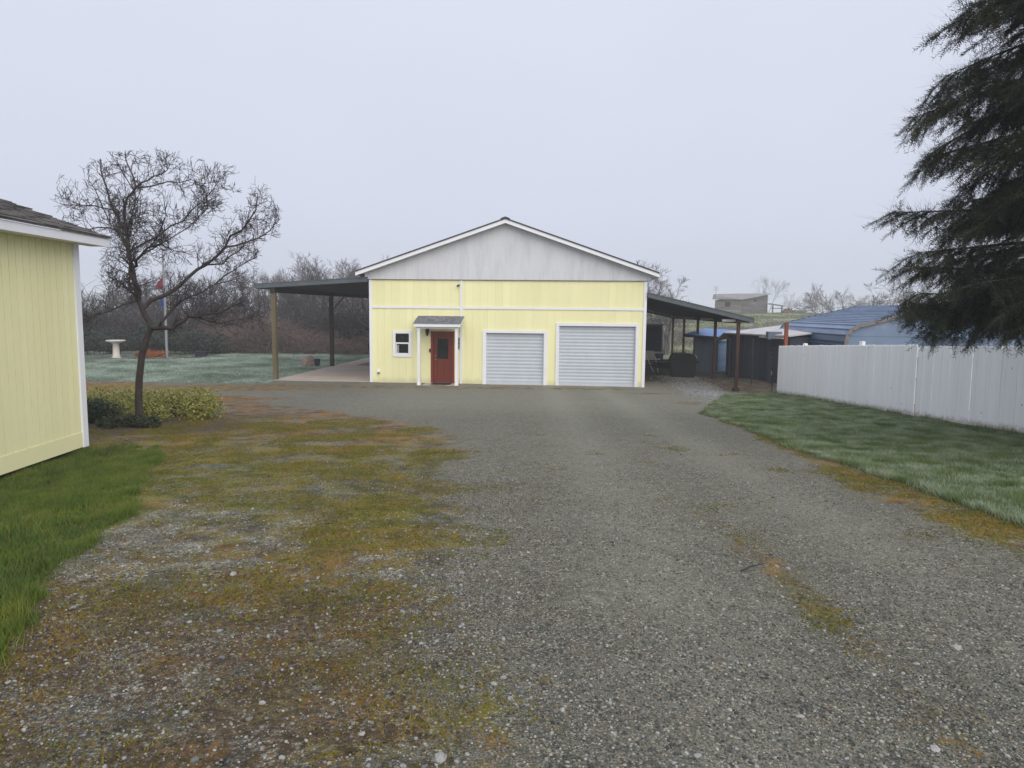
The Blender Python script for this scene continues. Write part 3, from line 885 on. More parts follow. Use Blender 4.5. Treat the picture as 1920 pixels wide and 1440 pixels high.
# red door with half light
df = MB().box(2.54, 2.63, -.034, .10, 0, 2.14).box(3.43, 3.52, -.034, .10, 0, 2.14).box(2.631, 3.429, -.034, .10, 2.05, 2.14)
door = df.build('entry_door', M['red_frame'], shop)
dl = MB()
y0, y1 = .045, .085
dl.box(2.632, 2.80, y0, y1, .03, 2.048).box(3.26, 3.428, y0, y1, .03, 2.048).box(2.801, 3.259, y0, y1, .03, .20)
dl.box(2.801, 3.259, y0, y1, .86, 1.01).box(2.801, 3.259, y0, y1, 1.83, 2.048).box(3.00, 3.06, y0, y1, .201, .859)
dl.build('door_leaf', M['red'], door)
for a in (2.801, 3.061): box('door_panel', a, a + .198, y0 + .016, y1, .201, .859, M['red'], door)
box('door_glass', 2.801, 3.259, y0 + .014, y1 - .01, 1.011, 1.829, M['glass'], door)
dh = MB().tube([(2.72, y0 + .002, .98), (2.72, y0 - .05, .98)], .022, 10)
dh.tube([(2.72, y0 - .05, .98), (2.76, y0 - .055, .98)], .03, 10)
MB().tube([(2.72, y0 + .002, 1.13), (2.72, y0 - .02, 1.13)], .028, 10).build('deadbolt', M['grey_metal'], door)
dh.build('door_handle', M['grey_metal'], door)
box('threshold', 2.55, 3.51, -.08, .09, -.03, .028, M['grey_metal'], door)

# roll-up doors: each slat a piece
def rollup(x0, x1, top, xi0, xi1, topi):
    f = MB().box(x0, xi0, -.036, -.0012, -.05, topi).box(xi1, x1, -.036, -.0012, -.05, topi).box(x0, x1, -.036, -.0012, topi + .001, top)
    f.box(xi0 - .005, xi0 + .02, .0, .20, -.05, topi).box(xi1 - .02, xi1 + .005, .0, .20, -.05, topi)
    d = f.build('roll_up_door', M['trim'], shop)
    nb = round((topi - .10) / .1385)
    p = (topi - .10) / nb
    w = xi1 - xi0 - .044
    prof = [(0, 0)] + [(-.010 * math.sin(math.pi * min(1, (t - .12) / .80)) if t > .12 else 0, t * p) for t in (.12, .25, .40, .55, .70, .82, .92)] + [(.0, p * .985), (.02, p * .985), (.02, 0)]
    sm = MB().prism_x(prof[::-1], 0, w).mesh('slat', M['metal_slat'])
    for k in range(nb + 1):
        put('slat', sm, d, (xi0 + .022, .105, .075 + k * p))
    box('bottom_bar', xi0 + .022, xi1 - .022, .07, .135, .012, .072, M['metal_slat'], d)
    box('curtain_backing', xi0 + .01, xi1 - .01, .136, .20, .0, topi + .2, M['hole'], d)
    return d
rollup(4.68, 7.32, 2.21, 4.81, 7.19, 2.10)
rollup(7.67, 10.98, 2.54, 7.78, 10.87, 2.42)
box('sill_plate', 4.82, 7.18, -.10, .10, -.05, .010, M['pale_wood'], shop)
box('sill_plate', 7.79, 10.86, -.10, .10, -.05, .010, M['pale_wood'], shop)

# little porch over the red door
pr = MB().prism_x([(-.001, 2.74), (-.001, 2.70), (-.97, 2.42), (-.97, 2.46)], 2.05, 3.90).build('porch_roof', M['trim'], shop)
MB().box(2.05, 3.90, -1.0, -.971, 2.34, 2.465).build('porch_fascia', M['trim'], pr)
for xx in (2.05, 3.87):
    MB().prism_x([(-.035, 2.70), (-.035, 2.58), (-.97, 2.33), (-.97, 2.418)], xx, xx + .03).build('porch_barge', M['trim'], pr)
box('porch_beam', 2.12, 3.83, -.90, -.80, 2.27, 2.40, M['trim'], pr)
sh = MB()
rs = random.Random(3)
rows = 7
for rI in range(rows):
    ya = -1.02 + rI * (1.0 / rows)
    xx = 2.03 - rs.random() * .15
    while xx < 3.92:
        ww = .16 + .12 * rs.random()
        a, b = max(xx, 2.02), min(xx + ww, 3.93)
        if b - a > .02:
            zf = 2.745 + ya * .289 + .012
            t_ = .012 + .012 * rs.random()
            sh.add([(a, ya, zf), (b - .006, ya, zf), (b - .006, min(ya + .22, -.002), zf + .05), (a, min(ya + .22, -.002), zf + .05),
                    (a, ya, zf + t_), (b - .006, ya, zf + t_), (b - .006, min(ya + .22, -.002), zf + .055), (a, min(ya + .22, -.002), zf + .055)],
                   [(0, 3, 2, 1), (4, 5, 6, 7), (0, 1, 5, 4), (1, 2, 6, 5), (2, 3, 7, 6), (3, 0, 4, 7)])
        xx += ww
def shingle_mat(name, a, b, c):
    t = NT(name)
    r_ = t.ramp(t.noise(6, 7, .75), [(.32, a), (.5, b), (.68, c)])
    g = t.new('ShaderNodeMapRange'); t.link(t.rand(), g.inputs[0]); g.inputs[3].default_value, g.inputs[4].default_value = .72, 1.28
    cc = t.new('ShaderNodeCombineColor')
    for i_ in range(3): t.link(g.outputs[0], cc.inputs[i_])
    return t.done(t.mix(1.0, r_, cc.outputs[0], 'MULTIPLY'), .92, t.bump(t.noise(240, 2, .5), .4, .003))
M['shingle'] = shingle_mat('grey_asphalt_shingle', (.07, .074, .082), (.15, .155, .17), (.25, .255, .27))
M['shingle_brown'] = shingle_mat('brown_grey_asphalt_shingle', (.055, .050, .046), (.10, .092, .084), (.155, .145, .135))
so_ = sh.build('shingles', M['shingle'], pr); so_['kind'] = 'stuff'
for xx in (2.17, 3.69):
    pp = MB().box(xx, xx + .10, -.90, -.80, -.06, 2.268).build('porch_post', M['trim'], shop)
    MB().box(xx - .02, xx + .12, -.92, -.78, -.06, .09).box(xx - .015, xx + .115, -.915, -.785, 2.20, 2.267).build('post_collar', M['trim'], pp)

stoop = box('stoop', 2.35, 3.68, -1.02, -.085, -.10, .005, M['concrete'])
stoop.location, stoop.rotation_euler = BO, (0, 0, YAW); stoop['kind'] = 'structure'
def on_shop(name, mb, mt, label, cat, smooth=False):
    o = mb.build(name, mt, None, smooth, loc=BO, rot=(0, 0, YAW))
    return tag(o, label, cat)
on_shop('doormat', MB().prism_z([(2.68 + .04 * math.cos(t), -.60 + .04 * math.sin(t)) for t in (3.14, 3.9, 4.71)] + [(3.40 + .04 * math.cos(t), -.60 + .04 * math.sin(t)) for t in (4.71, 5.5, 6.28)] +
        [(3.40 + .04 * math.cos(t), -.16 + .04 * math.sin(t)) for t in (0, .8, 1.57)] + [(2.68 + .04 * math.cos(t), -.16 + .04 * math.sin(t)) for t in (1.57, 2.4, 3.14)], .006, .022),
        M['black_plastic'], 'dark doormat lying in front of the red door', 'doormat')
# lantern left of the door
lan = thing('wall_lantern', 'black wall lantern under the little porch roof, left of the red door', 'lantern', BO, YAW)
MB().box(2.36, 2.46, -.03, -.001, 2.06, 2.26).tube([(2.41, -.03, 2.2), (2.41, -.10, 2.26), (2.41, -.13, 2.22)], .012, 6).build('bracket', M['black'], lan)
MB().lathe([(.0, 2.24), (.03, 2.235), (.09, 2.16), (.09, 2.15)], 6, (2.41, -.13)).build('cap', M['black'], lan)
MB().lathe([(.045, 1.985), (.075, 2.149)], 6, (2.41, -.13)).build('lantern_glass', M['glass'], lan)
MB().lathe([(.01, 1.95), (.05, 1.97), (.05, 1.984)], 6, (2.41, -.13)).build('base', M['black'], lan)
on_shop('keypad', MB().box(2.475, 2.535, -.04, -.001, 1.27, 1.42).box(2.482, 2.528, -.048, -.0401, 1.29, 1.34), M['black'], 'small black keypad box on the wall left of the red door', 'keypad')
plq = on_shop('wall_plaque', MB().box(3.66, 3.74, -.022, -.001, 1.40, 1.90), M['pale_plastic'], 'narrow upright plaque with dark marks on the wall right of the red door', 'plaque')
mk = MB()
for zc in (1.79, 1.65, 1.51):
    mk.box(3.675, 3.725, -.028, -.0221, zc - .045, zc + .045)
mk.build('plaque_mark', M['black'], plq)
cam_ = thing('security_camera', 'small black security camera beside the upper white vertical trim', 'camera', BO, YAW)
MB().tube([(3.72, -.0, 4.02), (3.70, -.06, 4.00)], .018, 8).build('mount', M['black'], cam_)
MB().tube([(3.70, -.05, 4.01), (3.66, -.15, 3.975)], .038, 10).build('housing', M['black'], cam_)
ob = on_shop('outlet_cover', MB().prism_x([(-.001, .52), (-.05, .50), (-.06, .42), (-.001, .42)], .29, .41), M['trim'], 'small white weather cover low on the yellow wall, left of the window', 'outlet cover')
MB().box(.31, .39, -.05, -.001, .35, .419).build('socket', M['grey_metal'], ob)

# ---------------------------------------------------------------- left patio cover
pc = thing('patio_cover', 'dark open patio roof on brown posts along the near side lawn of the workshop', 'patio cover', BO, YAW)
zr = lambda u: 4.30 + .064 * u                     # u negative: falls outwards
def lean(parent, u0, u1, zf, va, vb, npur, nraf, under, fasc):
    a, b = zf(u0), zf(u1)
    MB().prism([(u0, a), (u1, b), (u1, b + .03), (u0, a + .03)], va - .02, vb).build('roof_sheet', M['roofmetal'], parent)
    MB().prism([(u0, a - .17), (u1, b - .17), (u1, b - .001), (u0, a - .001)], va, va + .035).build('front_fascia', fasc, parent)
    for k in range(nraf):
        v_ = va + .3 + k * (vb - va - .5) / (nraf - 1)
        MB().prism([(u0 + .05, a - .16), (u1, b - .16), (u1, b - .002), (u0 + .05, a - .002)], v_, v_ + .05).build('rafter', under, parent)
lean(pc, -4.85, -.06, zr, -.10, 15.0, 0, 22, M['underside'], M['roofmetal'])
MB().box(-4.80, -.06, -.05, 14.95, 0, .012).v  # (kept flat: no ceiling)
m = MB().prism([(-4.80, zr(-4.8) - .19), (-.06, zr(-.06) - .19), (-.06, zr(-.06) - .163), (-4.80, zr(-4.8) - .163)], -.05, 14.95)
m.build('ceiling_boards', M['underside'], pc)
box('beam', -4.20, -4.0, -.06, 14.9, 3.66, zr(-4.2) - .192, M['underside'], pc)
for k, v_ in enumerate((0.0, 7.2, 14.5)):
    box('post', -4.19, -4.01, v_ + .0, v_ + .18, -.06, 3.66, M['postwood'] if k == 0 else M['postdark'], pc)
    MB().prism([(-4.0, 3.0), (-3.94, 3.0), (-3.35, 3.66), (-3.43, 3.66)], v_ + .05, v_ + .13).build('brace', M['postdark'], pc) if k else None
slab = MB().box(-4.12, -.03, -.10, 15.2, -.2, .028).build('patio_slab', M['concrete'], None, loc=BO, rot=(0, 0, YAW)); slab['kind'] = 'structure'

def bp(u, v, z=0.0):
    c, s = math.cos(YAW), math.sin(YAW)
    return (BO[0] + u * c - v * s, BO[1] + u * s + v * c, z)

# patio furniture
rug = MB().box(-1.7, 1.25, -1.6, 1.6, .0, .012).build('outdoor_rug', M['navy_sheet'], None, loc=bp(-1.3, 9.6, .029), rot=(0, 0, YAW))
tag(rug, 'dark rug under the patio table beneath the open patio roof', 'rug')
tb = thing('patio_table', 'low dark patio table beneath the patio roof beside the workshop wall', 'table', bp(-1.2, 9.8, .041), YAW)
MB().prism_z([(.75 * math.cos(t) * 1.15, .75 * math.sin(t)) for t in np.linspace(0, 6.0, 21)], .68, .72).build('tabletop', M['black_plastic'], tb)
for sx in (-1, 1):
    for sy in (-1, 1):
        MB().tube([(sx * .5, sy * .4, .68), (sx * .6, sy * .5, 0)], .022, 6).build('leg', M['black'], tb)
def chair_m():
    t = thing('patio_chair', 'dark', 'chair')
    MB().prism_x([(-.25, .42), (.25, .40), (.25, .44), (-.25, .46)], -.25, .25).build('seat', M['black_plastic'], t)
    MB().prism_x([(.24, .44), (.28, .44), (.42, 1.0), (.38, 1.0)], -.25, .25).build('backrest', M['black_plastic'], t)
    for s in (-1, 1):
        MB().tube([(s * .27, -.24, 0), (s * .27, -.22, .64), (s * .27, .30, .64)], .016, 6).build('arm', M['black'], t)
        MB().tube([(s * .27, .34, 0), (s * .27, .26, .44)], .016, 6).build('leg', M['black'], t)
    return t
ch0 = chair_m()
for i, (du, dv, rz, lb) in enumerate([(-1.25, .1, 1.5, 'dark patio chair on the lawn side of the patio table'), (1.0, .25, -1.6, 'dark patio chair between the patio table and the workshop wall'),
                                     (-.1, -1.15, 3.0, 'dark patio chair on the near side of the patio table'), (.1, 1.2, 0.1, 'dark patio chair on the far side of the patio table')]):
    c = ch0 if i == 0 else copy_tree(ch0)
    c.location = bp(-1.2 + du, 9.8 + dv, .041); c.rotation_euler = (0, 0, YAW + rz)
    c['label'] = lb; c['group'] = 'chairs round the patio table'
um = thing('closed_umbrella', 'closed dark patio umbrella standing by the far patio table', 'umbrella', bp(-1.35, 11.35, .029), YAW)
MB().tube([(0, 0, 0), (0, 0, 2.3)], .025, 8).build('pole', M['black'], um)
pf = []
uv, uf = [], []
for j, (r_, z_) in enumerate([(.30, .72), (.29, .95), (.24, 1.4), (.16, 1.95), (.04, 2.28)]):
    for k in range(16):
        t = 2 * math.pi * k / 16
        q = r_ * (1.0 if k % 2 else .68)
        uv.append((q * math.cos(t), q * math.sin(t), z_))
for j in range(4):
    for k in range(16): uf.append((j * 16 + k, j * 16 + (k + 1) % 16, (j + 1) * 16 + (k + 1) % 16, (j + 1) * 16 + k))
MB().add(uv, uf).build('canopy', M['evergreen'], um)
MB().lathe([(.28, 0), (.28, .05), (.10, .09), (.04, .30)], 14).build('base', M['black'], um)

# ---------------------------------------------------------------- right carport
cp = thing('carport', 'lean-to carport with grey metal roof on five rust-red posts beside the workshop', 'carport', BO, YAW)
zc_ = lambda u: 3.80 - .2335 * (u - W)
def zfun(u): return zc_(u) - .03
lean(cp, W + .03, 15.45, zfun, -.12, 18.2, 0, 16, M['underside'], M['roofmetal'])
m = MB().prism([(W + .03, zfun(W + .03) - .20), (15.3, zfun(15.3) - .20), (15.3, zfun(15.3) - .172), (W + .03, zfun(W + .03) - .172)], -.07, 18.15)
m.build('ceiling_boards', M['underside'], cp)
box('beam', 14.80, 14.98, -.05, 18.1, 2.60, 2.745, M['rust'], cp)
MB().prism([(W + .03, zfun(W) - .42), (14.85, 2.62), (14.85, 2.70), (W + .03, zfun(W) - .21)], 17.9, 18.0).build('end_beam', M['underside'], cp)
for k in range(5):
    v_ = k * 4.45
    if v_ > 18: v_ = 17.9
    po = MB().box(14.83, 14.95, v_, v_ + .12, -.25, 2.6).build('post', M['rust'], cp)
    MB().box(14.76, 15.02, v_ - .04, v_ + .18, -.25, .02).build('base_plate', M['rust'], po)
    if k < 4:
        box('pale_block', 14.25 - .05 * k, 14.78, v_ - .03 + .1, v_ + .11, 2.66, 2.755, M['pale_wood'], cp)
MB().tube([(15.0, -.02, 2.70), (15.12, -.02, 2.79)], .03, 6).build('bracket', M['alu'], cp)

# things under the carport
def at_shop(name, label, cat, u, v, z=0.0, rz=0.0, group=None):
    return thing(name, label, cat, bp(u, v, z), YAW + rz, group)
tr = at_shop('box_trailer', 'dark navy box trailer with a pale top rail at the far end of the carport', 'trailer', 12.6, 15.0, 0)
MB().box(-1.25, 1.25, 0, 3.0, .42, 2.22).build('body', M['navy_sheet'], tr)
MB().box(-1.35, 1.55, -.04, .04, 2.222, 2.29).build('top_rail', M['bar_metal'], tr)
MB().box(-1.25, 1.25, -.02, -.001, 2.08, 2.20).build('upper_band', M['shed_bluegrey'], tr)
for s in (-1, 1):
    MB().tube([(s * 1.0 - .09, 1.5, .32), (s * 1.0 + .09, 1.5, .32)], .32, 18).build('wheel', M['black_plastic'], tr)
db = at_shop('deck_box', 'large black lidded plastic bin standing beside the carport posts', 'bin', 13.55, 5.15, -.02, -.05)
m = MB().prism([(-.52, 0), (.52, 0), (.60, .66), (-.60, .66)], -.45, .45)
m.build('body', M['black_plastic'], db)
for xx in (-.36, 0, .36): MB().prism([(xx - .09, .04), (xx + .09, .04), (xx + .1, .62), (xx - .1, .62)], -.475, -.4505).build('panel_rib', M['black_plastic'], db)
MB().prism([(-.63, .661), (.63, .661), (.64, .70), (.60, .98), (.50, 1.07), (.1, 1.12), (-.36, 1.10), (-.52, 1.0), (-.63, .72)], -.47, .47).build('lid', M['black_plastic'], db)
MB().tube([(.50, -.475, 1.04), (.575, -.475, 1.0), (.605, -.475, .90)], .014, 6).build('lid_edge', M['bar_metal'], db)
MB().tube([(.61, -.3, .70), (.74, -.3, .69), (.74, .3, .69), (.61, .3, .70)], .02, 6).build('handle', M['black_plastic'], db)
ft = at_shop('folding_table', 'pale grey folding table tipped on edge under the carport beside the workshop wall', 'table', 12.05, 7.2, 0)
m = MB().prism([(-.62 + .06 * (1 - math.cos(t)), .55 + .06 * (1 - math.sin(t))) for t in ()] + [(-.62, .60), (.40, .60), (.45, .65), (.45, 1.02), (.40, 1.07), (-.62, 1.07)], -.03, .03)
m.build('tabletop', M['pale_plastic'], ft)
MB().tube([(-.02, -.06, .95), (.38, -.30, .02)], .016, 6).build('leg', M['bar_metal'], ft)
MB().tube([(.46, -.06, .80), (.62, -.30, .02)], .016, 6).build('leg', M['bar_metal'], ft)
MB().tube([(-.42, -.06, .90), (-.28, -.25, .45)], .014, 6).build('stay', M['black'], ft)
bn = at_shop('workbench', 'low dark bench with clutter under the carport, behind the black bin', 'bench', 12.6, 8.3, 0)
MB().box(-.9, .95, -.35, .35, .50, .56).build('top', M['postdark'], bn)
for sx in (-.8, .85):
    for sy in (-.28, .28): MB().box(sx - .04, sx + .04, sy - .04, sy + .04, 0, .499).build('leg', M['postdark'], bn)
MB().box(-.8, .85, -.25, .25, .16, .19).build('shelf', M['postdark'], bn)
cl = at_shop('cooler', 'navy blue cooler with a pale lid on the dark bench under the carport', 'cooler', 12.72, 8.25, .561)
MB().prism([(-.30, 0), (.30, 0), (.33, .33), (-.33, .33)], -.2, .2).build('body', M['navy_plastic'], cl)
MB().prism([(-.34, .331), (.34, .331), (.34, .38), (.31, .41), (-.31, .41), (-.34, .38)], -.21, .21).build('lid', M['pale_plastic'], cl)
MB().box(-.12, .18, -.26, -.201, .02, .06).build('handle', M['bar_metal'], cl)
sw = at_shop('wheelbarrow', 'dark wheelbarrow parked in the shade left of the black bin', 'wheelbarrow', 12.75, 5.6, -.01, .5)
MB().add([(-.3, -.25, .35), (.3, -.25, .35), (.3, .25, .35), (-.3, .25, .35), (-.42, -.36, .62), (.5, -.36, .62), (.5, .36, .62), (-.42, .36, .62)],
         [(0, 3, 2, 1), (0, 1, 5, 4), (1, 2, 6, 5), (2, 3, 7, 6), (3, 0, 4, 7)]).build('tray', M['black'], sw)
MB().tube([(-.9, -.28, .55), (.6, -.12, .22)], .02, 6).tube([(-.9, .28, .55), (.6, .12, .22)], .02, 6).build('handles', M['black'], sw)
MB().tube([(.6, -.05, .2), (.6, .05, .2)], .2, 14).build('wheel', M['black_plastic'], sw)
MB().tube([(-.3, -.22, .36), (-.35, -.22, 0)], .016, 6).tube([(-.3, .22, .36), (-.35, .22, 0)], .016, 6).build('stand', M['black'], sw)

# ================================================================ yellow outbuilding on the left
OB_YAW = -.040                                       # its long wall runs almost straight away from the camera
ox, oy = -6.90, 11.36                                # far right corner of the wall, on the ground
out = thing('outbuilding', 'pale yellow outbuilding with brown shingle roof at the near edge of the lawn', 'outbuilding', (ox, oy, .84), -OB_YAW)
# local frame: x = outwards (towards the drive), -y = towards the camera
H = 3.175
LEN = 9.0
m = MB().box(-6.0, -.014, -LEN, 0, -.02, H)
m.build('wall', M['yellow'], out)
MB().box(-5.95, -.10, -LEN + .1, -.1, -.35, -.021).build('gap_shade_box', M['hole'], out)  # near-black box: shade of the gap below the siding put into its colour
bw = .152
k = 0
yy = -.115
cache = MB().box(-.0135, 0, -bw + .012, 0, .18, H - .01).mesh('siding_board', M['yellow'])
while yy > -LEN + bw:
    put('siding_board', cache, out, (0, yy, 0)); yy -= bw
box('skirt_board', -.0135, .012, -LEN, -.112, -.06, .178, M['yellow'], out)
box('corner_trim', -.0135, .028, -.11, .03, -.07, H - .005, M['trim'], out)
box('corner_trim', -.12, -.0136, .0005, .03, -.07, H - .005, M['trim'], out)
OV, FE = .30, .42
ze = H + .112
MB().box(OV, OV + .03, -LEN - .4, FE, ze - .135, ze - .01).build('eave_fascia', M['trim'], out)
MB().box(-.013, OV - .001, -LEN - .4, FE, ze - .125, ze - .112).build('soffit', M['trim'], out)
RS = .345
RL = 3.3
rf = MB().prism([(OV + .05, ze - .006), (OV + .05, ze + .012), (OV - RL, ze + .012 + RS * (RL + .05)), (OV - RL, ze - .006 + RS * (RL + .05))], -LEN - .45, FE + .0).build('roof', M['shingle_brown'], out)
MB().prism([(OV + .03, ze - .135), (OV + .03, ze - .012), (OV - RL, ze - .012 + RS * RL), (OV - RL, ze - .135 + RS * RL)], FE - .03, FE - .001).build('rake_fascia', M['trim'], out)
MB().prism([(OV - RL, ze + .012 + RS * (RL + .05)), (OV - RL, ze - .006 + RS * (RL + .05)), (OV - 2 * RL, ze - .006), (OV - 2 * RL, ze + .012)], -LEN - .45, FE).build('roof_slope', M['shingle_brown'], out)
rs = random.Random(5)
EXP = .165
ang = math.atan(RS)
smesh = []
for q in range(4):
    w_ = .30
    smesh.append(MB().add([(0, 0, 0), (0, w_ - .006, 0), (-.28, w_ - .006, .0), (-.28, 0, .0), (0, 0, .012 + .004 * q), (0, w_ - .006, .012 + .004 * q), (-.28, w_ - .006, .008), (-.28, 0, .008)],
                          [(0, 3, 2, 1), (4, 5, 6, 7), (0, 1, 5, 4), (1, 2, 6, 5), (2, 3, 7, 6), (3, 0, 4, 7)]).mesh('shingle', M['shingle_brown']))
cnt = 0
for r_ in range(20):
    d = r_ * EXP
    px_ = OV + .055 - d * math.cos(ang)
    pz = ze + .014 + (d + .0) * math.sin(ang)
    y_ = FE + .01 - .3 - (.15 if r_ % 2 else 0)
    for c_ in range(14):
        put('shingle', smesh[rs.randrange(4)], rf, (px_, y_ - c_ * .30, pz + .003 * rs.random()), (0, ang - .035, 0))
        cnt += 1

# ================================================================ white board fence on the right
fe = thing('board_fence', 'tall white painted board fence along the frosty side lawn', 'fence', (9.9, 0, 0))
fence_mat = NT('weathered_white_fence_paint')
t = fence_mat
v = t.mapv(t.pos, (1, 1, .16))
c = t.ramp(t.noise(8.0, 8, .72, v), [(.26, (.79, .80, .82)), (.42, (.87, .875, .89)), (.72, (.90, .905, .92))])
k_ = t.new('ShaderNodeMapRange'); t.link(t.rand(), k_.inputs[0]); k_.inputs[3].default_value, k_.inputs[4].default_value = .96, 1.03
cc = t.new('ShaderNodeCombineColor')
for i in range(3): t.link(k_.outputs[0], cc.inputs[i])
c = t.mix(1.0, c, cc.outputs[0], 'MULTIPLY')
kn = t.vor(2.6, t.mapv(t.pos, (1.6, 1.6, .8)))
c = t.mix(t.step(kn.outputs['Distance'], .052, .036), c, (.05, .045, .04))
so3 = t.new('ShaderNodeSeparateXYZ'); t.link(t.obj(), so3.inputs[0])
spl = t.math('ADD', so3.outputs['Z'], t.math('MULTIPLY', t.math('SUBTRACT', t.noise(9, 5, .7), .5), .35))
c = t.mix(t.math('MULTIPLY', t.step(spl, .17, .02), .62), c, (.30, .255, .19))
M['fence'] = fence_mat.done(c, .7, t.bump(t.noise(30, 5, .6, v), .25, .005))
def picket(h, w, th=.019):
    return MB().prism([(0, 0), (w, 0), (w, h - .03), (w - .028, h), (.028, h), (0, h - .03)], 0, th).mesh('picket', M['fence'])
FP0, FP1 = Vector((9.88, 26.35)), Vector((9.90, 17.42))
FP2 = Vector((10.35, 8.0))
rs = random.Random(11)
pm = [picket(1.755, w_) for w_ in (.138, .142, .145, .134)]
def run(a, b, hoff):
    d = (b - a); L_ = d.length; d.normalize()
    ang_ = math.atan2(d.y, d.x)
    s_ = 0.0
    while s_ < L_ - .03:
        q = rs.randrange(4)
        p = a + d * s_
        zb = float(gz(p.x, p.y)) + .035 + .01 * rs.random()
        o = put('picket', pm[q], fe, (p.x - 9.9, p.y, zb), (0.004 * (rs.random() - .5), .008 * (rs.random() - .5), ang_ + .005 * (rs.random() - .5)), (1, 1, 1 + hoff + .006 * (rs.random() - .5)))
        s_ += (.138, .142, .145, .134)[q] + .005 + (.004 + .010 * rs.random() if rs.random() < .28 else 0)
    for zz in (.35, 1.0, 1.5):
        za, zb = float(gz(a.x, a.y)) + zz, float(gz(b.x, b.y)) + zz
        n_ = 6
        for i in range(n_):
            pa, pb = a + d * (L_ * i / n_), a + d * (L_ * (i + 1) / n_)
            zA, zB = float(gz(pa.x, pa.y)) + zz, float(gz(pb.x, pb.y)) + zz
            MB().tube([(pa.x - 9.9 + .055, pa.y, zA), (pb.x - 9.9 + .055, pb.y, zB)], .028, 4).build('rail', M['fence'], fe)
run(FP0, FP1, 0.0)
run(FP1 + Vector((.012, -.12)), FP2, -.02)
for y_, hh in ((24.3, 1.86), (20.35, 1.90), (17.45, 1.72), (14.3, 1.72), (11.2, 1.72)):
    xx = 9.95 + max(0, (17.4 - y_) * .0478)
    zg = float(gz(xx, y_))
    MB().box(xx - 9.9 + .022, xx - 9.9 + .11, y_ - .08, y_ + .09, zg - .1, zg + hh).build('post', M['fence'], fe)
sp = thing('steel_post', 'rust-orange steel post standing at the far end of the white fence', 'post', (10.06, 26.2, -.02))
MB().box(-.045, .07, -.045, .06, 0, 2.70).build('shaft', M['rustbright'], sp)
MB().box(-.055, .08, -.055, .07, 1.76, 1.84).build('paint_collar', M['fence'], sp)
wg = thing('wire_gate', 'dark wire panel seen edge-on at the far end of the white fence', 'gate', (9.80, 26.62, 0))
MB().tube([(0, 0, 0), (0, 0, 1.75)], .018, 6).build('frame', M['black'], wg)
for k in range(11):
    MB().tube([(-.10, .0, .1 + k * .16), (.0, .0, .1 + k * .16)], .012, 5).build('wire', M['shed_dark'], wg)

# ================================================================ sheds, garage
def shed(name, label, cat, corner, ang_, wid, dep, hL, hR, wall_m, side_m, roof_m, over=.15, rise=.25, boards=.3, eave=None):
    """front wall from corner along x (local), depth along +y (local)"""
    s_ = thing(name, label, cat, (*corner, 0), ang_)
    MB().prism([(0, -.1), (wid, -.1), (wid, hR), (0, hL)], .02, dep).build('wall', side_m, s_)
    nb = int(wid / boards)
    for i in range(nb):
        a, b = i * wid / nb + .004, (i + 1) * wid / nb - .004
        MB().prism([(a, -.08), (b, -.08), (b, hL + (hR - hL) * b / wid - .01), (a, hL + (hR - hL) * a / wid - .01)], .0, .019).build('wall_board', wall_m, s_)
    za, zb = hL + .005, hR + .005
    sl_ = (hR - hL) / wid
    MB().add([(-over, -over, za - over * sl_), (wid + over, -over, zb + over * sl_), (wid + over, dep + over, zb + rise + over * sl_), (-over, dep + over, za + rise - over * sl_),
              (-over, -over, za - over * sl_ + .06), (wid + over, -over, zb + over * sl_ + .06), (wid + over, dep + over, zb + rise + .06 + over * sl_), (-over, dep + over, za + rise + .06 - over * sl_)],
             [(0, 3, 2, 1), (4, 5, 6, 7), (0, 1, 5, 4), (1, 2, 6, 5), (2, 3, 7, 6), (3, 0, 4, 7)]).build('roof', roof_m, s_)
    return s_
# dark shed: long board wall seen obliquely, drooping eave at the far end
ds = shed('board_shed', 'dark blue-grey board shed with a pale flat roof, behind the wire fence posts', 'shed', (10.55, 34.6), math.radians(-76), 4.75, 3.4, 1.98, 2.02, M['shed_dark'], M['shed_dark'], M['pale_roof'], .18, .42)
MB().add([(-.95, -.16, 1.62), (-.18, -.18, 2.02), (-.18, 3.4, 2.4), (-.95, 3.3, 1.95), (-.95, -.16, 1.68), (-.18, -.18, 2.07), (-.18, 3.4, 2.46), (-.95, 3.3, 2.01)],
         [(0, 3, 2, 1), (4, 5, 6, 7), (0, 1, 5, 4), (1, 2, 6, 5), (2, 3, 7, 6), (3, 0, 4, 7)]).build('drooping_eave', M['pale_roof'], ds)
MB().prism([(-.75, -.1), (-.01, -.1), (-.01, 2.0), (-.75, 1.68)], .3, 3.2).build('lean_to_wall', M['shed_dark'], ds)
MB().box(2.9, 4.6, -.28, -.19, 1.93, 1.985).build('loose_board', M['pale_wood'], ds)
MB().box(3.55, 3.68, -.02, -.001, .30, .46).build('outlet_box', M['pale_plastic'], ds)
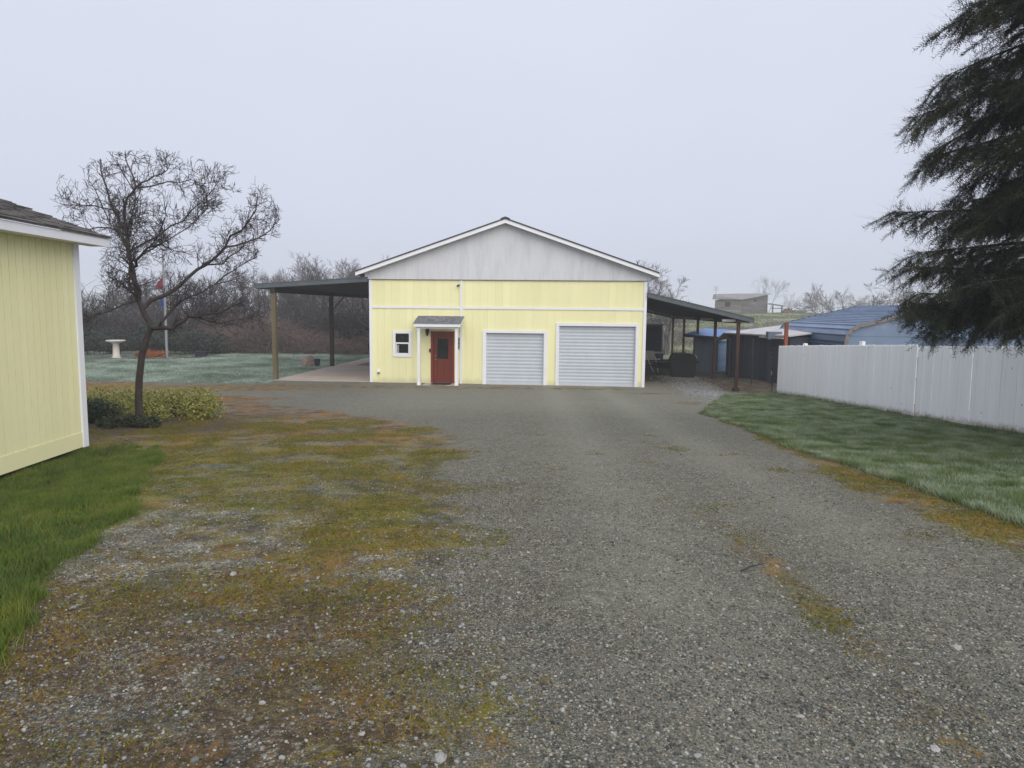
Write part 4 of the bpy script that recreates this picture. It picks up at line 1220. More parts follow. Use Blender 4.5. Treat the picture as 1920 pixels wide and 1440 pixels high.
# blue shed behind it
bs = thing('blue_shed', 'small blue shed with a bright blue metal roof behind the carport posts', 'shed', (10.50, 36.3, 0), math.radians(-33))
MB().box(-1.30, 0, .02, 3.0, -.1, 1.72).build('wall', M['shed_bluegrey'], bs)
for i in range(3): MB().box(-1.3 + i * .4333 + .004, -1.3 + (i + 1) * .4333 - .004, 0, .019, -.08, 1.71).build('wall_panel', M['shed_bluegrey'], bs)
for i in range(12): MB().prism_x([(0, 0), (3.0, 0), (3.0, .14), (0, .14)], .001, .022 - .0).build('lap_siding', M['shed_blue'], bs).location.z = i * .143 - .02
MB().add([(-1.72, -.35, 1.80), (.28, -.35, 1.72), (.28, 3.2, 1.98), (-1.72, 3.2, 2.06), (-1.72, -.35, 1.87), (.28, -.35, 1.79), (.28, 3.2, 2.05), (-1.72, 3.2, 2.13)],
         [(0, 3, 2, 1), (4, 5, 6, 7), (0, 1, 5, 4), (1, 2, 6, 5), (2, 3, 7, 6), (3, 0, 4, 7)]).build('roof', M['blue_roof'], bs)
MB().add([(-1.72, -.372, 1.74), (.30, -.372, 1.66), (.30, -.352, 1.66), (-1.72, -.352, 1.74), (-1.72, -.372, 1.865), (.30, -.372, 1.785), (.30, -.352, 1.785), (-1.72, -.352, 1.865)],
         [(0, 3, 2, 1), (4, 5, 6, 7), (0, 1, 5, 4), (1, 2, 6, 5), (2, 3, 7, 6), (3, 0, 4, 7)]).build('eave_board', M['navy_sheet'], bs)
MB().box(.281, .30, -.35, 3.2, 1.60, 1.72).build('barge_board', M['pale_wood'], bs)
# wire fence posts in front of the sheds
for x_, y_, h_2, lb in ((9.85, 32.2, 1.95, 'thin dark steel fence post in front of the left end of the dark shed'), (10.15, 30.0, 1.98, 'thin dark steel fence post in front of the middle of the dark shed'),
                       (9.35, 36.5, 2.1, 'thin dark steel fence post seen between the carport posts')):
    p_ = thing('fence_post', lb, 'post', (x_, y_, -.05), 0, 'thin steel posts of the wire fence')
    MB().box(-.022, .022, -.005, .005, 0, h_2).box(-.005, .005, .0051, .03, 0, h_2).build('shaft', M['black'], p_)
    MB().box(-.024, .024, -.009, -.0051, h_2 - .25, h_2 - .15).build('clip', M['black'], p_)

# ribbed blue metal garage behind the fence
ga = thing('metal_garage', 'slate blue ribbed metal garage with rounded eaves, behind the white fence', 'garage', (12.62, 27.0, 0))
GW, GL_ = 7.3, 6.8
prof = [(0, -.1), (0, .35), (0, .60), (0, .85), (0, 1.10), (0, 1.35), (0, 1.60), (0, 1.85), (0.0, 1.98), (.06, 2.24), (.22, 2.45), (.50, 2.60)]
rt, rz_ = (3.65, 3.36), 2.60
nsl = 12
prof += [(.50 + (3.65 - .50) * i / nsl, 2.60 + (3.36 - 2.60) * i / nsl) for i in range(1, nsl + 1)]
def strips(mirror):
    for i, ((xa, za), (xb, zb)) in enumerate(zip(prof, prof[1:])):
        L2 = Vector((xb - xa, zb - za)); n_ = Vector((-L2.y, L2.x)).normalized()
        L2l = L2.length; d = L2 / L2l
        rib = []
        for s_, o_2 in ((0, 0), (.0, .0), (L2l * .74, 0), (L2l * .82, .045), (L2l * .94, .045), (L2l, 0)):
            rib.append(Vector((xa, za)) + d * s_ + n_ * o_2)
        pts = [(p.x, p.y) for p in rib[1:]] + [(xb - n_.x * .012, zb - n_.y * .012), (xa - n_.x * .012, za - n_.y * .012)]
        if mirror: pts = [(GW - x, z) for x, z in pts][::-1]
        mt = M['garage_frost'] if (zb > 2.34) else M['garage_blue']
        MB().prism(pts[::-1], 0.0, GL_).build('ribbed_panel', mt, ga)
strips(False); strips(True)
gp = [(x + .03, z - .03) for x, z in prof] 
poly = gp + [(GW - x, z) for x, z in gp[::-1][1:]]
MB().prism(poly[::-1], .06, .10).build('gable_sheet', M['garage_gable'], ga)
MB().box(.1, GW - .1, .054, .0599, 2.16, 2.175).build('sheet_seam', M['garage_blue'], ga)
MB().prism(poly[::-1], GL_ - .1, GL_ - .06).build('back_sheet', M['garage_gable'], ga)
ed = []
def edge_strip(pl, y0, y1, name, mt):
    m_ = MB()
    for (xa, za), (xb, zb) in zip(pl, pl[1:]):
        d = Vector((xb - xa, zb - za)).normalized(); n_ = Vector((-d.y, d.x))
        m_.prism([(xa + n_.x * .034, za + n_.y * .034), (xb + n_.x * .034, zb + n_.y * .034), (xb - n_.x * .10, zb - n_.y * .10), (xa - n_.x * .10, za - n_.y * .10)][::1], y0, y1)
    return m_.build(name, mt, ga)
full = prof + [(GW - x, z) for x, z in prof[::-1][1:]]
edge_strip(full, -.05, -.001, 'edge_trim', M['garage_trim'])
edge_strip(full, GL_ + .001, GL_ + .04, 'edge_trim', M['navy_sheet'])
MB().prism_x([(-.05, 2.43), (-.75, 2.24), (-.75, 2.20), (-.05, 2.39)], 3.1, 4.6).build('door_awning', mat('pale_blue_awning_sheet', (.17, .27, .38), .5, .1), ga)
MB().prism([(3.1, 2.2), (3.14, 2.2), (3.14, 2.38), (3.1, 2.38)], -.6, -.051).build('awning_bracket', M['navy_sheet'], ga)
# small grey utility box on the shed roof beside the garage
ub = thing('roof_box', 'small blue-grey metal box on the pale shed roof beside the garage', 'box', (11.35, 30.9, 1.99))
MB().box(-.30, .30, -.15, .15, -.10, .22).build('body', M['shed_bluegrey'], ub)
MB().box(.12, .16, -.16, -.1501, .05, .09).build('hasp', M['bar_metal'], ub)

# ================================================================ old barn on the hill
C0 = Vector((38.3, 120.0))
zb0 = 2.75
barn = thing('hill_barn', 'weathered wooden barn with a slanting roof on top of the foggy hill', 'barn', (C0.x, C0.y, zb0), math.radians(45))
# local x = along the right-hand wall (away, right), local y = along the left wall (away, left)
HB = lambda x: 2.35 + .105 * x
LBX, LBY = 9.8, 4.8
MB().prism([(0, -.6), (LBX, -.6), (LBX, HB(LBX) - .05), (0, HB(0) - .05)], .06, LBY).build('wall', M['barn'], barn)
for i in range(14):
    za = -.45 + i * .27
    xa = max(0, (za + .27 - 2.35) / .105) if za + .27 > 2.35 else 0
    if xa < LBX - .3: MB().box(xa, LBX, .0 + .004 * (i % 3), .059, za, za + .255).build('wall_board', M['barn'], barn)
for i in range(10):
    za = -.45 + i * .27
    MB().box(-.06 + .004 * (i % 2), -.001, .0, LBY, za, min(za + .255, 2.3)).build('wall_board', M['barn_pale'], barn)
MB().box(-.075, -.065, 1.9, 2.9, 1.2, 2.0).build('window', M['hole'], barn)
MB().box(4.4, 5.6, -.015, -.001, 2.15, 2.45).build('vent', M['hole'], barn)
MB().add([(-.4, -.35, 2.33), (4.0, -.35, 2.72), (10.1, -.35, 3.50), (10.1, 5.1, 3.55), (-.2, 5.1, 3.2), (-.6, 5.0, 2.45),
          (-.4, -.35, 2.45), (4.0, -.35, 2.84), (10.1, -.35, 3.62), (10.1, 5.1, 3.67), (-.2, 5.1, 3.32), (-.6, 5.0, 2.57)],
         [(5, 4, 3, 2, 1, 0), (6, 7, 8, 9, 10, 11)] + [(i, (i + 1) % 6, (i + 1) % 6 + 6, i + 6) for i in range(6)]).build('roof', M['barn_roof'], barn)
pz = thing('barn_porch', 'rickety little open porch leaning on the right end of the hill barn', 'porch', (45.9, 126.2, zb0))
for s_ in (0, 1.6): MB().box(s_ - .09, s_ + .09, -.09, .09, -.4, 1.55 - .1 * s_).build('post', M['barn'], pz)
MB().prism([(-.6, 1.75), (2.0, 1.38), (2.0, 1.50), (-.6, 1.87)], -.6, .9).build('roof', M['barn'], pz)
MB().box(-.3, 1.9, -.06, .06, .95, 1.08).build('rail', M['barn'], pz)
jk = thing('scrap_heap', 'rusty brown heap of scrap beside the hill barn', 'scrap heap', (49.2, 128.0, zb0))
hv, hf = [], []
m = MB()
m.prism([(-1.0, -.3), (1.0, -.3), (.9, .5), (.45, .95), (-.35, .95), (-.9, .5)], -.7, .7).build('hull', mat('rusty_scrap', (.17, .10, .065), .9, .5, 2.5), jk)
for i in range(12):
    a = rs.random() * 3.1
    MB().box(-.35, .35, -.06, .06, -.05, .05).build('scrap_piece', M['barn_pale'] if i % 2 else M['rust'], jk, loc=(1.1 * math.cos(a), -.75 + .2 * rs.random(), .15 + .7 * math.sin(a)), rot=(rs.random(), rs.random() * 1.2, rs.random() * 3))
hs = thing('hill_hut', 'tiny dim hut right of the barn, nearly lost in the fog', 'hut', (62.5, 155.0, 2.2), .1)
MB().box(-1.2, 1.3, 0, 2, -.5, 1.15).build('wall', M['barn'], hs)
MB().prism([(-1.4, 1.05), (1.5, 1.05), (1.3, 1.35), (-1.2, 1.40)], -.25, 2.25).build('roof', M['barn_roof'], hs)
MB().box(-.9, .1, -.03, -.001, .1, .8).build('opening', M['hole'], hs)
an = thing('tv_antenna', 'thin television antenna mast above the left end of the hill barn', 'antenna', (34.6, 122.5, zb0))
MB().tube([(0, 0, 0), (.15, 0, 4.6)], .035, 5).build('mast', M['grey_metal'], an)
for zz, wv in ((4.55, .5), (4.3, .35), (4.0, .55)): MB().tube([(.14 - wv, 0, zz), (.14 + wv, .1, zz)], .025, 4).build('element', M['grey_metal'], an)
pts = [(44.5 + 12.0 * s_, 122 - 34 * s_, 3.0 + 3.9 * s_ - 1.5 * s_ * (1 - s_) * 2) for s_ in np.linspace(0, 1, 12)]
tag(MB().tube(pts, .022, 5).build('power_cable', M['black']), 'thin dark cable rising from the hill barn towards the bare trees', 'cable')

# ================================================================ back lawn things
bb = thing('bird_bath', 'pale stone bird bath standing in the bed beyond the fruit tree', 'bird bath', (-23.0, 41.2, 0))
MB().lathe([(.26, 0), (.26, .08), (.19, .12), (.17, .85), (.22, .90)], 20).build('pedestal', M['stonepale'], bb, True)
MB().lathe([(.22, .90), (.50, 1.0), (.52, 1.07), (.47, 1.07), (.30, 1.02), (.02, .99)], 24).build('bowl', M['stonepale'], bb, True)
fp = thing('flagpole', 'pale flagpole with a limp furled flag, behind the fruit tree', 'flagpole', (-20.3, 41.7, 0))
MB().tube([(0, 0, 0), (0, 0, 3.0), (-.02, 0, 6.2)], [.075, .065, .05], 10).build('pole', M['alu'], fp)
MB().lathe([(.01, 6.2), (.06, 6.25), (.06, 6.30), (.01, 6.35)], 10).build('finial', M['alu'], fp)
def drape(z0, z1, w0, w1, x0, ph):
    vv, ff = [], []
    n_, k2 = 10, 9
    for j in range(n_ + 1):
        s_ = j / n_
        for i in range(k2 + 1):
            q = i / k2
            w_ = w0 + (w1 - w0) * s_
            vv.append((x0 - w_ * q, .07 * math.sin(q * 9 + ph + s_ * 2) - .06, z1 + (z0 - z1) * s_ - .25 * q * (1 - s_) + .05 * math.sin(q * 7)))
    for j in range(n_):
        for i in range(k2): ff.append((j * (k2 + 1) + i, j * (k2 + 1) + i + 1, (j + 1) * (k2 + 1) + i + 1, (j + 1) * (k2 + 1) + i))
    return MB().add(vv, ff)
fl = drape(4.05, 4.75, .30, .42, -.02, 0).build('flag', M['flag_red'], fp, True)
drape(3.75, 4.04, .22, .30, -.02, .6).build('white_fold', M['flag_white'], fl, True)
drape(3.05, 3.74, .20, .24, -.02, 1.2).build('blue_canton', M['flag_blue'], fl, True)
def rockmesh(sd, n=3):
    import bmesh
    b_ = bmesh.new(); bmesh.ops.create_icosphere(b_, subdivisions=n, radius=1.0)
    from mathutils import noise
    for v in b_.verts:
        k2 = 1 + .28 * noise.noise(v.co * 1.3 + Vector((sd, 0, 0))) + .10 * noise.noise(v.co * 4 + Vector((0, sd, 0)))
        v.co *= k2
    me = bpy.data.meshes.new('boulder'); b_.to_mesh(me); b_.free(); me.materials.append(M['boulder'])
    return me
tag(put('boulder', rockmesh(3), None, (-10.6, 36.9, .22), (0, 0, .4), (.40, .34, .36)), 'rounded pinkish boulder on the frosty lawn beside the patio', 'boulder')
pl_ = thing('planter', 'small dark planter beside the middle patio post', 'planter', (-10.1, 36.7, 0))
MB().lathe([(.12, 0), (.16, .40), (.17, .42), (.13, .42), (.12, .36)], 14).build('pot', M['navy_sheet'], pl_)
MB().lathe([(.119, .34), (.02, .37)], 14).build('soil', M['postdark'], pl_)
bk = thing('dark_box', 'small dark box at the right edge of the bed by the flagpole', 'box', (-18.6, 42.4, 0))
MB().box(-.28, .28, -.2, .2, 0, .34).build('body', M['navy_sheet'], bk)
MB().box(-.30, .30, -.22, .22, .341, .38).build('lid', M['black_plastic'], bk)

# ================================================================ bare trees
def perp(d, r):
    a = d.cross(Vector((r.gauss(0, 1), r.gauss(0, 1), r.gauss(0, 1))))
    return a.normalized() if a.length > 1e-4 else Vector((1, 0, 0))


def grow(out, r, p, d, L, rad, lvl, maxl, up=.12, wig=.16, nseg=5, kids=(4, 6), spread=(.5, 1.0), shrink=(.5, .75), minr=.004):
    """a wiggling branch with children; segments go to out[lvl]"""
    pts = [p.copy()]
    dd = d.normalized()
    for i in range(nseg):
        dd = (dd + perp(dd, r) * wig * r.random() * 2 + Vector((0, 0, up * r.random()))).normalized()
        pts.append(pts[-1] + dd * L / nseg)
    for i in range(nseg):
        ra = max(minr, rad * (1 - .8 * i / nseg)); rb = max(minr * .8, rad * (1 - .8 * (i + 1) / nseg))
        out.setdefault(lvl, []).append((*pts[i], *pts[i + 1], ra, rb))
    if lvl < maxl:
        for k in range(r.randint(*kids)):
            s = .2 + .8 * r.random()
            i = min(nseg - 1, int(s * nseg)); f_ = s * nseg - i
            q = pts[i].lerp(pts[i + 1], f_)
            base = (pts[i + 1] - pts[i]).normalized()
            nd = (base * math.cos(r.uniform(*spread)) + perp(base, r) * math.sin(r.uniform(*spread)))
            grow(out, r, q, nd, L * r.uniform(*shrink) * (1.15 - .45 * s), max(minr, rad * (1 - .75 * s) * .62), lvl + 1, maxl, up, wig * 1.1, max(3, nseg - 1), kids, spread, shrink, minr)


def tree_obj(name, label, cat, loc, segs_by, split, tm, cmt, group=None, minsides=(6, 3)):
    t = thing(name, label, cat, loc, 0, group)
    a = [s for l in segs_by for s in segs_by[l] if l <= split]
    b = [s for l in segs_by for s in segs_by[l] if l > split]
    V, F = tubes_np(a, minsides[0]); put('trunk', np_mesh('trunk', V, F, tm, True), t)
    V, F = tubes_np(b, minsides[1]); put('crown', np_mesh('crown', V, F, cmt, True), t)
    return t


# the fruit tree by the drive: limbs laid out by hand, twigs grown from them
r = random.Random(21)
TB = Vector((-7.53, 14.23, .60))
PX = 1 / 93.5
def lp(px_, py_, dy=0.0):
    return Vector(((px_ - 263) * PX * (1 + dy / 14.2) , dy, (795 - py_) * PX * (1 + dy / 14.2) + .06))
limbs = [
    # points (px, py, depth offset), start radius, end radius
    ([(263, 800, 0), (262, 750, 0), (265, 710, 0), (272, 665, .0), (283, 630, .02), (291, 611, .03)], .078, .056),
    ([(290, 613, .02), (276, 590, .1), (264, 568, .15), (256, 535, .2), (246, 500, .3), (236, 465, .35), (222, 440, .4), (208, 405, .5), (198, 368, .5), (186, 335, .55), (184, 315, .6)], .055, .010),
    ([(263, 566, .15), (265, 530, .0), (264, 490, -.1), (262, 440, -.15), (261, 400, -.2), (270, 372, -.25), (290, 352, -.3), (280, 318, -.3), (273, 288, -.3)], .042, .009),
    ([(291, 352, -.3), (315, 338, -.35), (345, 325, -.4), (360, 308, -.4)], .018, .006),
    ([(240, 470, .35), (232, 430, .6), (235, 395, .8), (214, 350, .9), (200, 318, .9)], .022, .006),
    ([(291, 612, .03), (318, 611, -.1), (345, 610, -.25), (368, 596, -.35), (400, 584, -.45), (440, 574, -.6), (478, 560, -.7), (510, 548, -.8)], .048, .010),
    ([(312, 608, -.1), (324, 592, -.1), (336, 572, .05), (352, 560, .1), (372, 552, .2), (400, 535, .3), (430, 528, .4)], .030, .008),
    ([(272, 580, .12), (300, 558, .5), (325, 532, .8), (352, 510, 1.0), (380, 480, 1.2), (408, 450, 1.3), (430, 415, 1.4), (434, 392, 1.4)], .045, .010),
    ([(258, 502, .2), (290, 492, -.4), (315, 468, -.7), (345, 448, -.9), (375, 440, -1.1), (405, 446, -1.3)], .032, .009),
    ([(345, 448, -.9), (365, 425, -1.0), (374, 402, -1.0), (380, 378, -1.0)], .014, .005),
    ([(262, 565, .15), (236, 556, .5), (205, 550, .9), (175, 545, 1.3), (150, 540, 1.5)], .032, .009),
    ([(222, 552, .7), (212, 520, 1.0), (203, 495, 1.2), (196, 470, 1.3)], .018, .006),
    ([(262, 565, .12), (240, 575, -.5), (216, 590, -.9), (190, 598, -1.2)], .018, .006),
    ([(236, 465, .35), (212, 452, .8), (180, 440, 1.0), (150, 378, 1.1), (135, 360, 1.1)], .020, .005),
    ([(380, 480, 1.2), (420, 470, 1.3), (455, 452, 1.4), (475, 430, 1.4)], .022, .006),
    ([(400, 535, .3), (440, 508, .2), (470, 490, .1), (495, 478, 0)], .016, .005),
    ([(262, 440, -.15), (300, 415, -.8), (325, 395, -1.1), (350, 388, -1.3)], .018, .006),
    ([(262, 470, -.1), (300, 446, .3), (335, 424, .5), (368, 388, .6), (392, 358, .7)], .020, .005),
    ([(291, 352, -.3), (328, 347, .1), (362, 346, .3), (398, 352, .4)], .014, .005),
    ([(315, 468, -.7), (352, 440, -.2), (386, 412, 0), (402, 390, .1)], .014, .005),
    ([(222, 440, .4), (192, 432, .2), (162, 442, .1), (136, 452, .1)], .016, .005),
    ([(208, 405, .5), (182, 392, .2), (158, 384, .0)], .014, .005),
    ([(400, 584, -.45), (430, 600, -.2), (462, 596, .1), (490, 585, .3)], .016, .005),
    ([(352, 510, 1.0), (392, 505, .8), (432, 478, .6), (468, 455, .5), (492, 440, .5)], .018, .005),
]
segs = {0: [], 1: [], 2: [], 3: []}
for li, (pl, ra, rb) in enumerate(limbs):
    P = [lp(*p) for p in pl]
    if li:                                          # a little crookedness between the placed points
        Q = [P[0]]
        for a, b in zip(P, P[1:]):
            mid = a.lerp(b, .5) + Vector((r.gauss(0, 1), r.gauss(0, 1), r.gauss(0, 1))) * (b - a).length * .07
            Q += [mid, b]
        P = Q
    n_ = len(P) - 1
    for i in range(n_):
        s0, s1 = i / n_, (i + 1) / n_
        segs[0].append((*P[i], *P[i + 1], ra + (rb - ra) * s0, ra + (rb - ra) * s1))
    if li == 0: continue
    tot = sum((b - a).length for a, b in zip(P, P[1:]))
    for k in range(int(tot * 13) + 4):
        s = .12 + .88 * r.random() ** .8
        i = min(n_ - 1, int(s * n_)); q = P[i].lerp(P[i + 1], s * n_ - i)
        base = (P[i + 1] - P[i]).normalized()
        an_ = r.uniform(.5, 1.2)
        d = base * math.cos(an_) + perp(base, r) * math.sin(an_) + Vector((0, 0, .10))
        sub = {}
        grow(sub, r, q, d, r.uniform(.20, .55), max(.005, (ra + (rb - ra) * s) * .42), 1, 3, up=.10, wig=.22, nseg=5, kids=(2, 5), spread=(.5, 1.2), shrink=(.40, .75), minr=.0040)
        for l in sub: segs[l] += sub[l]
    for k in range(5):                              # upright water shoots
        s = .45 + .55 * r.random(); i = min(n_ - 1, int(s * n_)); q = P[i].lerp(P[i + 1], s * n_ - i)
        sub = {}
        grow(sub, r, q, Vector((r.gauss(0, .35), r.gauss(0, .35), 1)), r.uniform(.25, .65), .007, 2, 2, up=.1, wig=.07, nseg=4, minr=.0035)
        segs[2] += sub[2]
ok_ = lambda s: s[5] < 5.38 and -1.42 < s[3] < 2.48
for l in (1, 2, 3): segs[l] = [s for s in segs[l] if ok_(s)]
ftree = tree_obj('fruit_tree', 'gnarled bare fruit tree standing among low shrubs beside the gravel', 'tree', TB, segs, 0, M['bark'], M['twig'], minsides=(8, 3))
# swollen foot of the trunk
MB().lathe([(.17, -.10), (.125, .02), (.095, .12), (.080, .24)], 10).build('root_flare', M['bark'], ftree, True)
print('fruit tree segs', sum(len(v) for v in segs.values()))


# thicket trees: four shapes, many copies
def bare_shape(sd, h, stems, wide, kids=(5, 7), lv=3, up=.10, clear=.12):
    r_ = random.Random(sd)
    S = {}
    for s in range(stems):
        a = 6.28 * s / stems + r_.random()
        d = Vector((wide * math.cos(a), wide * math.sin(a), 1))
        grow(S, r_, Vector((.1 * math.cos(a), .1 * math.sin(a), -.2)), d, h * r_.uniform(.75, 1.0), .028 * h * .55, 0, lv, up=up, wig=.13, nseg=7, kids=kids, spread=(.35, .85), shrink=(.38, .62), minr=.011)
    return S
shapes = [bare_shape(31, 6.6, 3, .28, (6, 8)), bare_shape(32, 7.4, 2, .22, (7, 9)), bare_shape(33, 5.6, 4, .45, (5, 7)), bare_shape(34, 8.2, 2, .18, (7, 9))]
for s in shapes: print('thicket segs', sum(len(v) for v in s.values()))
protos = {}
def thicket_tree(q, loc, sc, rz, mt_key, label, group):
    key = (q, mt_key)
    if key not in protos:
        t = tree_obj('bare_tree', label, 'tree', loc, shapes[q], 0, M[mt_key], M[mt_key], group, (5, 3))
        protos[key] = t
    else:
        t = copy_tree(protos[key])
        t.location = loc
        t['label'] = label
        if group: t['group'] = group
    t.rotation_euler = (0, 0, rz); t.scale = (sc * (.9 + .3 * r.random()), sc * (.9 + .3 * r.random()), sc)
    return t
r = random.Random(77)
G1, L1 = 'bare trees of the thicket behind the back lawn', 'leafless grey tree in the tangled thicket behind the back lawn'
for i in range(30):
    x_ = -37 + 34 * (i + r.random() * .9) / 30
    y_ = 49.5 + 11 * r.random()
    hh = .50 + .20 * r.random()
    thicket_tree(r.randrange(4), (x_, y_, float(gz(x_, y_)) - .1), hh, r.random() * 6.28, 'twig_dark' if r.random() < .6 else 'twig_far', L1, G1)
G2, L2 = 'taller bare trees in the mist above the patio roof', 'taller pale bare tree in the mist above the patio roof'
for i in range(16):
    x_ = -27 + 17 * (i + r.random()) / 16
    y_ = 66 + 14 * r.random()
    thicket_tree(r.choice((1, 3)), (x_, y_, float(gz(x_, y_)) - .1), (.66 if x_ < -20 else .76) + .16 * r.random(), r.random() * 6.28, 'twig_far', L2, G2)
# behind the carport, and at the right behind the garage
rt1 = bare_shape(41, 6.0, 7, .26, (6, 8), 3, .04)
shapes.append(rt1)
thicket_tree(4, (10.9, 50.5, -.1), .80, .6, 'twig_pale', 'broad frosted bare tree rising behind the carport roof', None)
thicket_tree(2, (8.2, 57, 0.1), 1.15, 2.6, 'twig_dark', 'dark bare bush seen under the carport roof, left of its posts', None)
thicket_tree(0, (10.2, 60, 0.1), .62, 1.6, 'twig_dark', 'small dark bare bush behind the navy trailer', None)
shapes.append(bare_shape(42, 5.6, 5, .95, (6, 8), 3, .02))
thicket_tree(5, (33.0, 72, .6), .95, 1.1, 'twig_pale', 'left of two spreading bare trees above the blue garage roof', None)
thicket_tree(5, (37.5, 74, .7), 1.12, 3.4, 'twig_pale', 'right of two spreading bare trees above the blue garage roof', None)
for i, (x_, y_, s_) in enumerate(((118, 330, 1.9), (150, 390, 1.6), (168, 400, 1.7), (180, 420, 1.6), (196, 430, 1.5), (215, 440, 1.7), (140, 360, 1.2), (176, 370, 1.2), (245, 440, 1.7))):
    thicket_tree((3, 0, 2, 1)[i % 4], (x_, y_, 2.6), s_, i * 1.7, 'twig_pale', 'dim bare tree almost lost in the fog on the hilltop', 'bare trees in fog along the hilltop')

# dense far wood behind the thicket: one mass
r_ = random.Random(90)
S = []
for i in range(100):
    x_ = -62 + 66 * r_.random(); y_ = 58 + 16 * r_.random()
    h = r_.uniform(3.8, 6.0) * (1.05 if -22 < x_ < -8 else .95)
    z_ = float(gz(x_, y_))
    for j in range(3):
        sub = {}
        grow(sub, r_, Vector((x_ + r_.gauss(0, .5), y_, z_)), Vector((r_.gauss(0, .25), r_.gauss(0, .25), 1)), h * r_.uniform(.6, 1), .06, 0, 2, .1, .16, 5, (5, 7), (.4, 1.0), (.3, .55), .022)
        for l in sub: S += sub[l]
V, F = tubes_np(S, 3)
o = put('far_wood', np_mesh('far_wood', V, F, M['twig_dark'], False)); o['kind'] = 'stuff'
print('far wood segs', len(S))
# tangled canes: low brush at the lawn's far edge, reddish brambles, hillside scrub
def canes(name, blobs, mt, n, hgt, sd, rad=.012, up=.9):
    r2 = random.Random(sd)
    S = []
    wts = [b[2] * b[3] for b in blobs]
    for i in range(n):
        b = r2.choices(blobs, wts)[0]
        a, q = r2.random() * 6.28, math.sqrt(r2.random())
        x_, y_ = b[0] + b[2] * q * math.cos(a), b[1] + b[3] * q * math.sin(a)
        hh = b[4] * (1.05 - .75 * q * q) * r2.uniform(.5, 1)
        p = Vector((x_, y_, float(gz(x_, y_)) - .05)); d = Vector((r2.gauss(0, .5), r2.gauss(0, .5), up)).normalized()
        for k in range(4):
            d2 = (d + Vector((r2.gauss(0, .25), r2.gauss(0, .25), -.22 * k))).normalized()
            p2 = p + d2 * hh * .36
            S.append((*p, *p2, rad * (1 - .2 * k), rad * (.8 - .2 * k) + .002))
            p, d = p2, d2
    V, F = tubes_np(S, 3)
    return put(name, np_mesh(name, V, F, mt, False))
o = canes('bramble_thicket', [(-17.5, 48.5, 4.5, 1.6, 2.9), (-13.5, 48.0, 3.0, 1.4, 1.7), (-9.5, 49, 2.5, 1.3, 1.5)], M['bramble'], 6500, 1, 61, .023); o['kind'] = 'stuff'
o = canes('dark_brush', [(-30, 50.5, 6, 2, 4.6), (-22, 51.5, 5, 2, 4.8), (-12, 53, 7, 2.5, 4.8), (-5, 53, 5, 2.5, 4.2), (-40, 51, 7, 2, 4.6), (6.5, 51, 3.5, 2, 2.0)], M['twig_dark'], 8500, 1, 62, .036); o['kind'] = 'stuff'
o = canes('hillside_brush', [(12.5, 62, 5, 4, .9), (20, 70, 6, 4, .8), (28, 78, 7, 4, .8), (13.3, 45.5, 1.5, 1.0, 1.5), (24, 92, 7, 4, .6), (36, 88, 7, 4, .6)], M['twig_far'], 2800, 1, 63, .028); o['kind'] = 'stuff'
pts = scatter_pts(6, 60, 50, 118, 120000, lambda x, y, q: (x > y * .20) & (x < y * .55) & (q < sstep(.3, .7, vnoise(x, y, .35, 71))), 72)
blades('hill_grass', pts, .14, .07, M['grass_hill'], .8, sd=73, z=gz(pts[:, 0], pts[:, 1]) - .07)


# ================================================================ leafy shrubs
def leaf_cloud(blobs, n, size, sd, shell=.55):
    """leaf-sized quads over lumpy mounds: blobs (x,y,z,rx,ry,rz)"""
    g = np.random.default_rng(sd)
    bl = np.array(blobs, float)
    w = bl[:, 3] * bl[:, 4] + bl[:, 4] * bl[:, 5]
    k = g.choice(len(bl), n, p=w / w.sum())
    d = g.standard_normal((n, 3)); d /= np.linalg.norm(d, axis=1, keepdims=True)
    rr = shell + (1 - shell) * g.random(n) ** .5
    P = bl[k, :3] + d * bl[k, 3:6] * rr[:, None] * (1 + .18 * g.standard_normal(n))[:, None]
    nrm = d + .7 * g.standard_normal((n, 3)); nrm[:, 2] += .5
    nrm /= np.linalg.norm(nrm, axis=1, keepdims=True)
    a = np.cross(nrm, g.standard_normal((n, 3))); a /= np.linalg.norm(a, axis=1, keepdims=True)
    b = np.cross(nrm, a)
    s = size * (.6 + .8 * g.random(n))[:, None]
    V = np.stack([P - a * s, P + b * s * .42, P + a * s, P - b * s * .42], 1).reshape(-1, 3)
    return V, np.arange(4 * n).reshape(n, 4)
def shrub(name, label, cat, loc, blobs, n, size, mt, sd, stems=12, group=None):
    t = thing(name, label, cat, loc, 0, group)
    V, F = leaf_cloud(blobs, n, size, sd)
    V[:, 2] = np.maximum(V[:, 2], .0)
    put('foliage', np_mesh('foliage', V, F, mt, False), t)
    r2 = random.Random(sd); S = []
    for i in range(stems):
        b = r2.choice(blobs)
        p0 = Vector((b[0] * .6, b[1] * .6, -.1)); p1 = Vector((b[0] + r2.gauss(0, .3) * b[3], b[1] + r2.gauss(0, .3) * b[4], b[2] + b[5] * .4))
        m_ = p0.lerp(p1, .5) + Vector((r2.gauss(0, .06), r2.gauss(0, .06), .05))
        S += [(*p0, *m_, .016, .012), (*m_, *p1, .012, .006)]
    V, F = tubes_np(S, 5)
    put('stems', np_mesh('stems', V, F, M['bark'], True), t)
    return t
def lumps(rx, ry, h, n, sd, s=.35):
    g = random.Random(sd)
    o_ = []
    for i in range(n):
        a, q = g.random() * 6.28, math.sqrt(g.random())
        z_ = h * (.75 - .40 * q * q)
        o_.append((rx * q * math.cos(a), ry * q * math.sin(a), z_ * g.uniform(.45, .9), s * g.uniform(.8, 1.3), s * g.uniform(.8, 1.3), s * g.uniform(.6, .9)))
    return o_
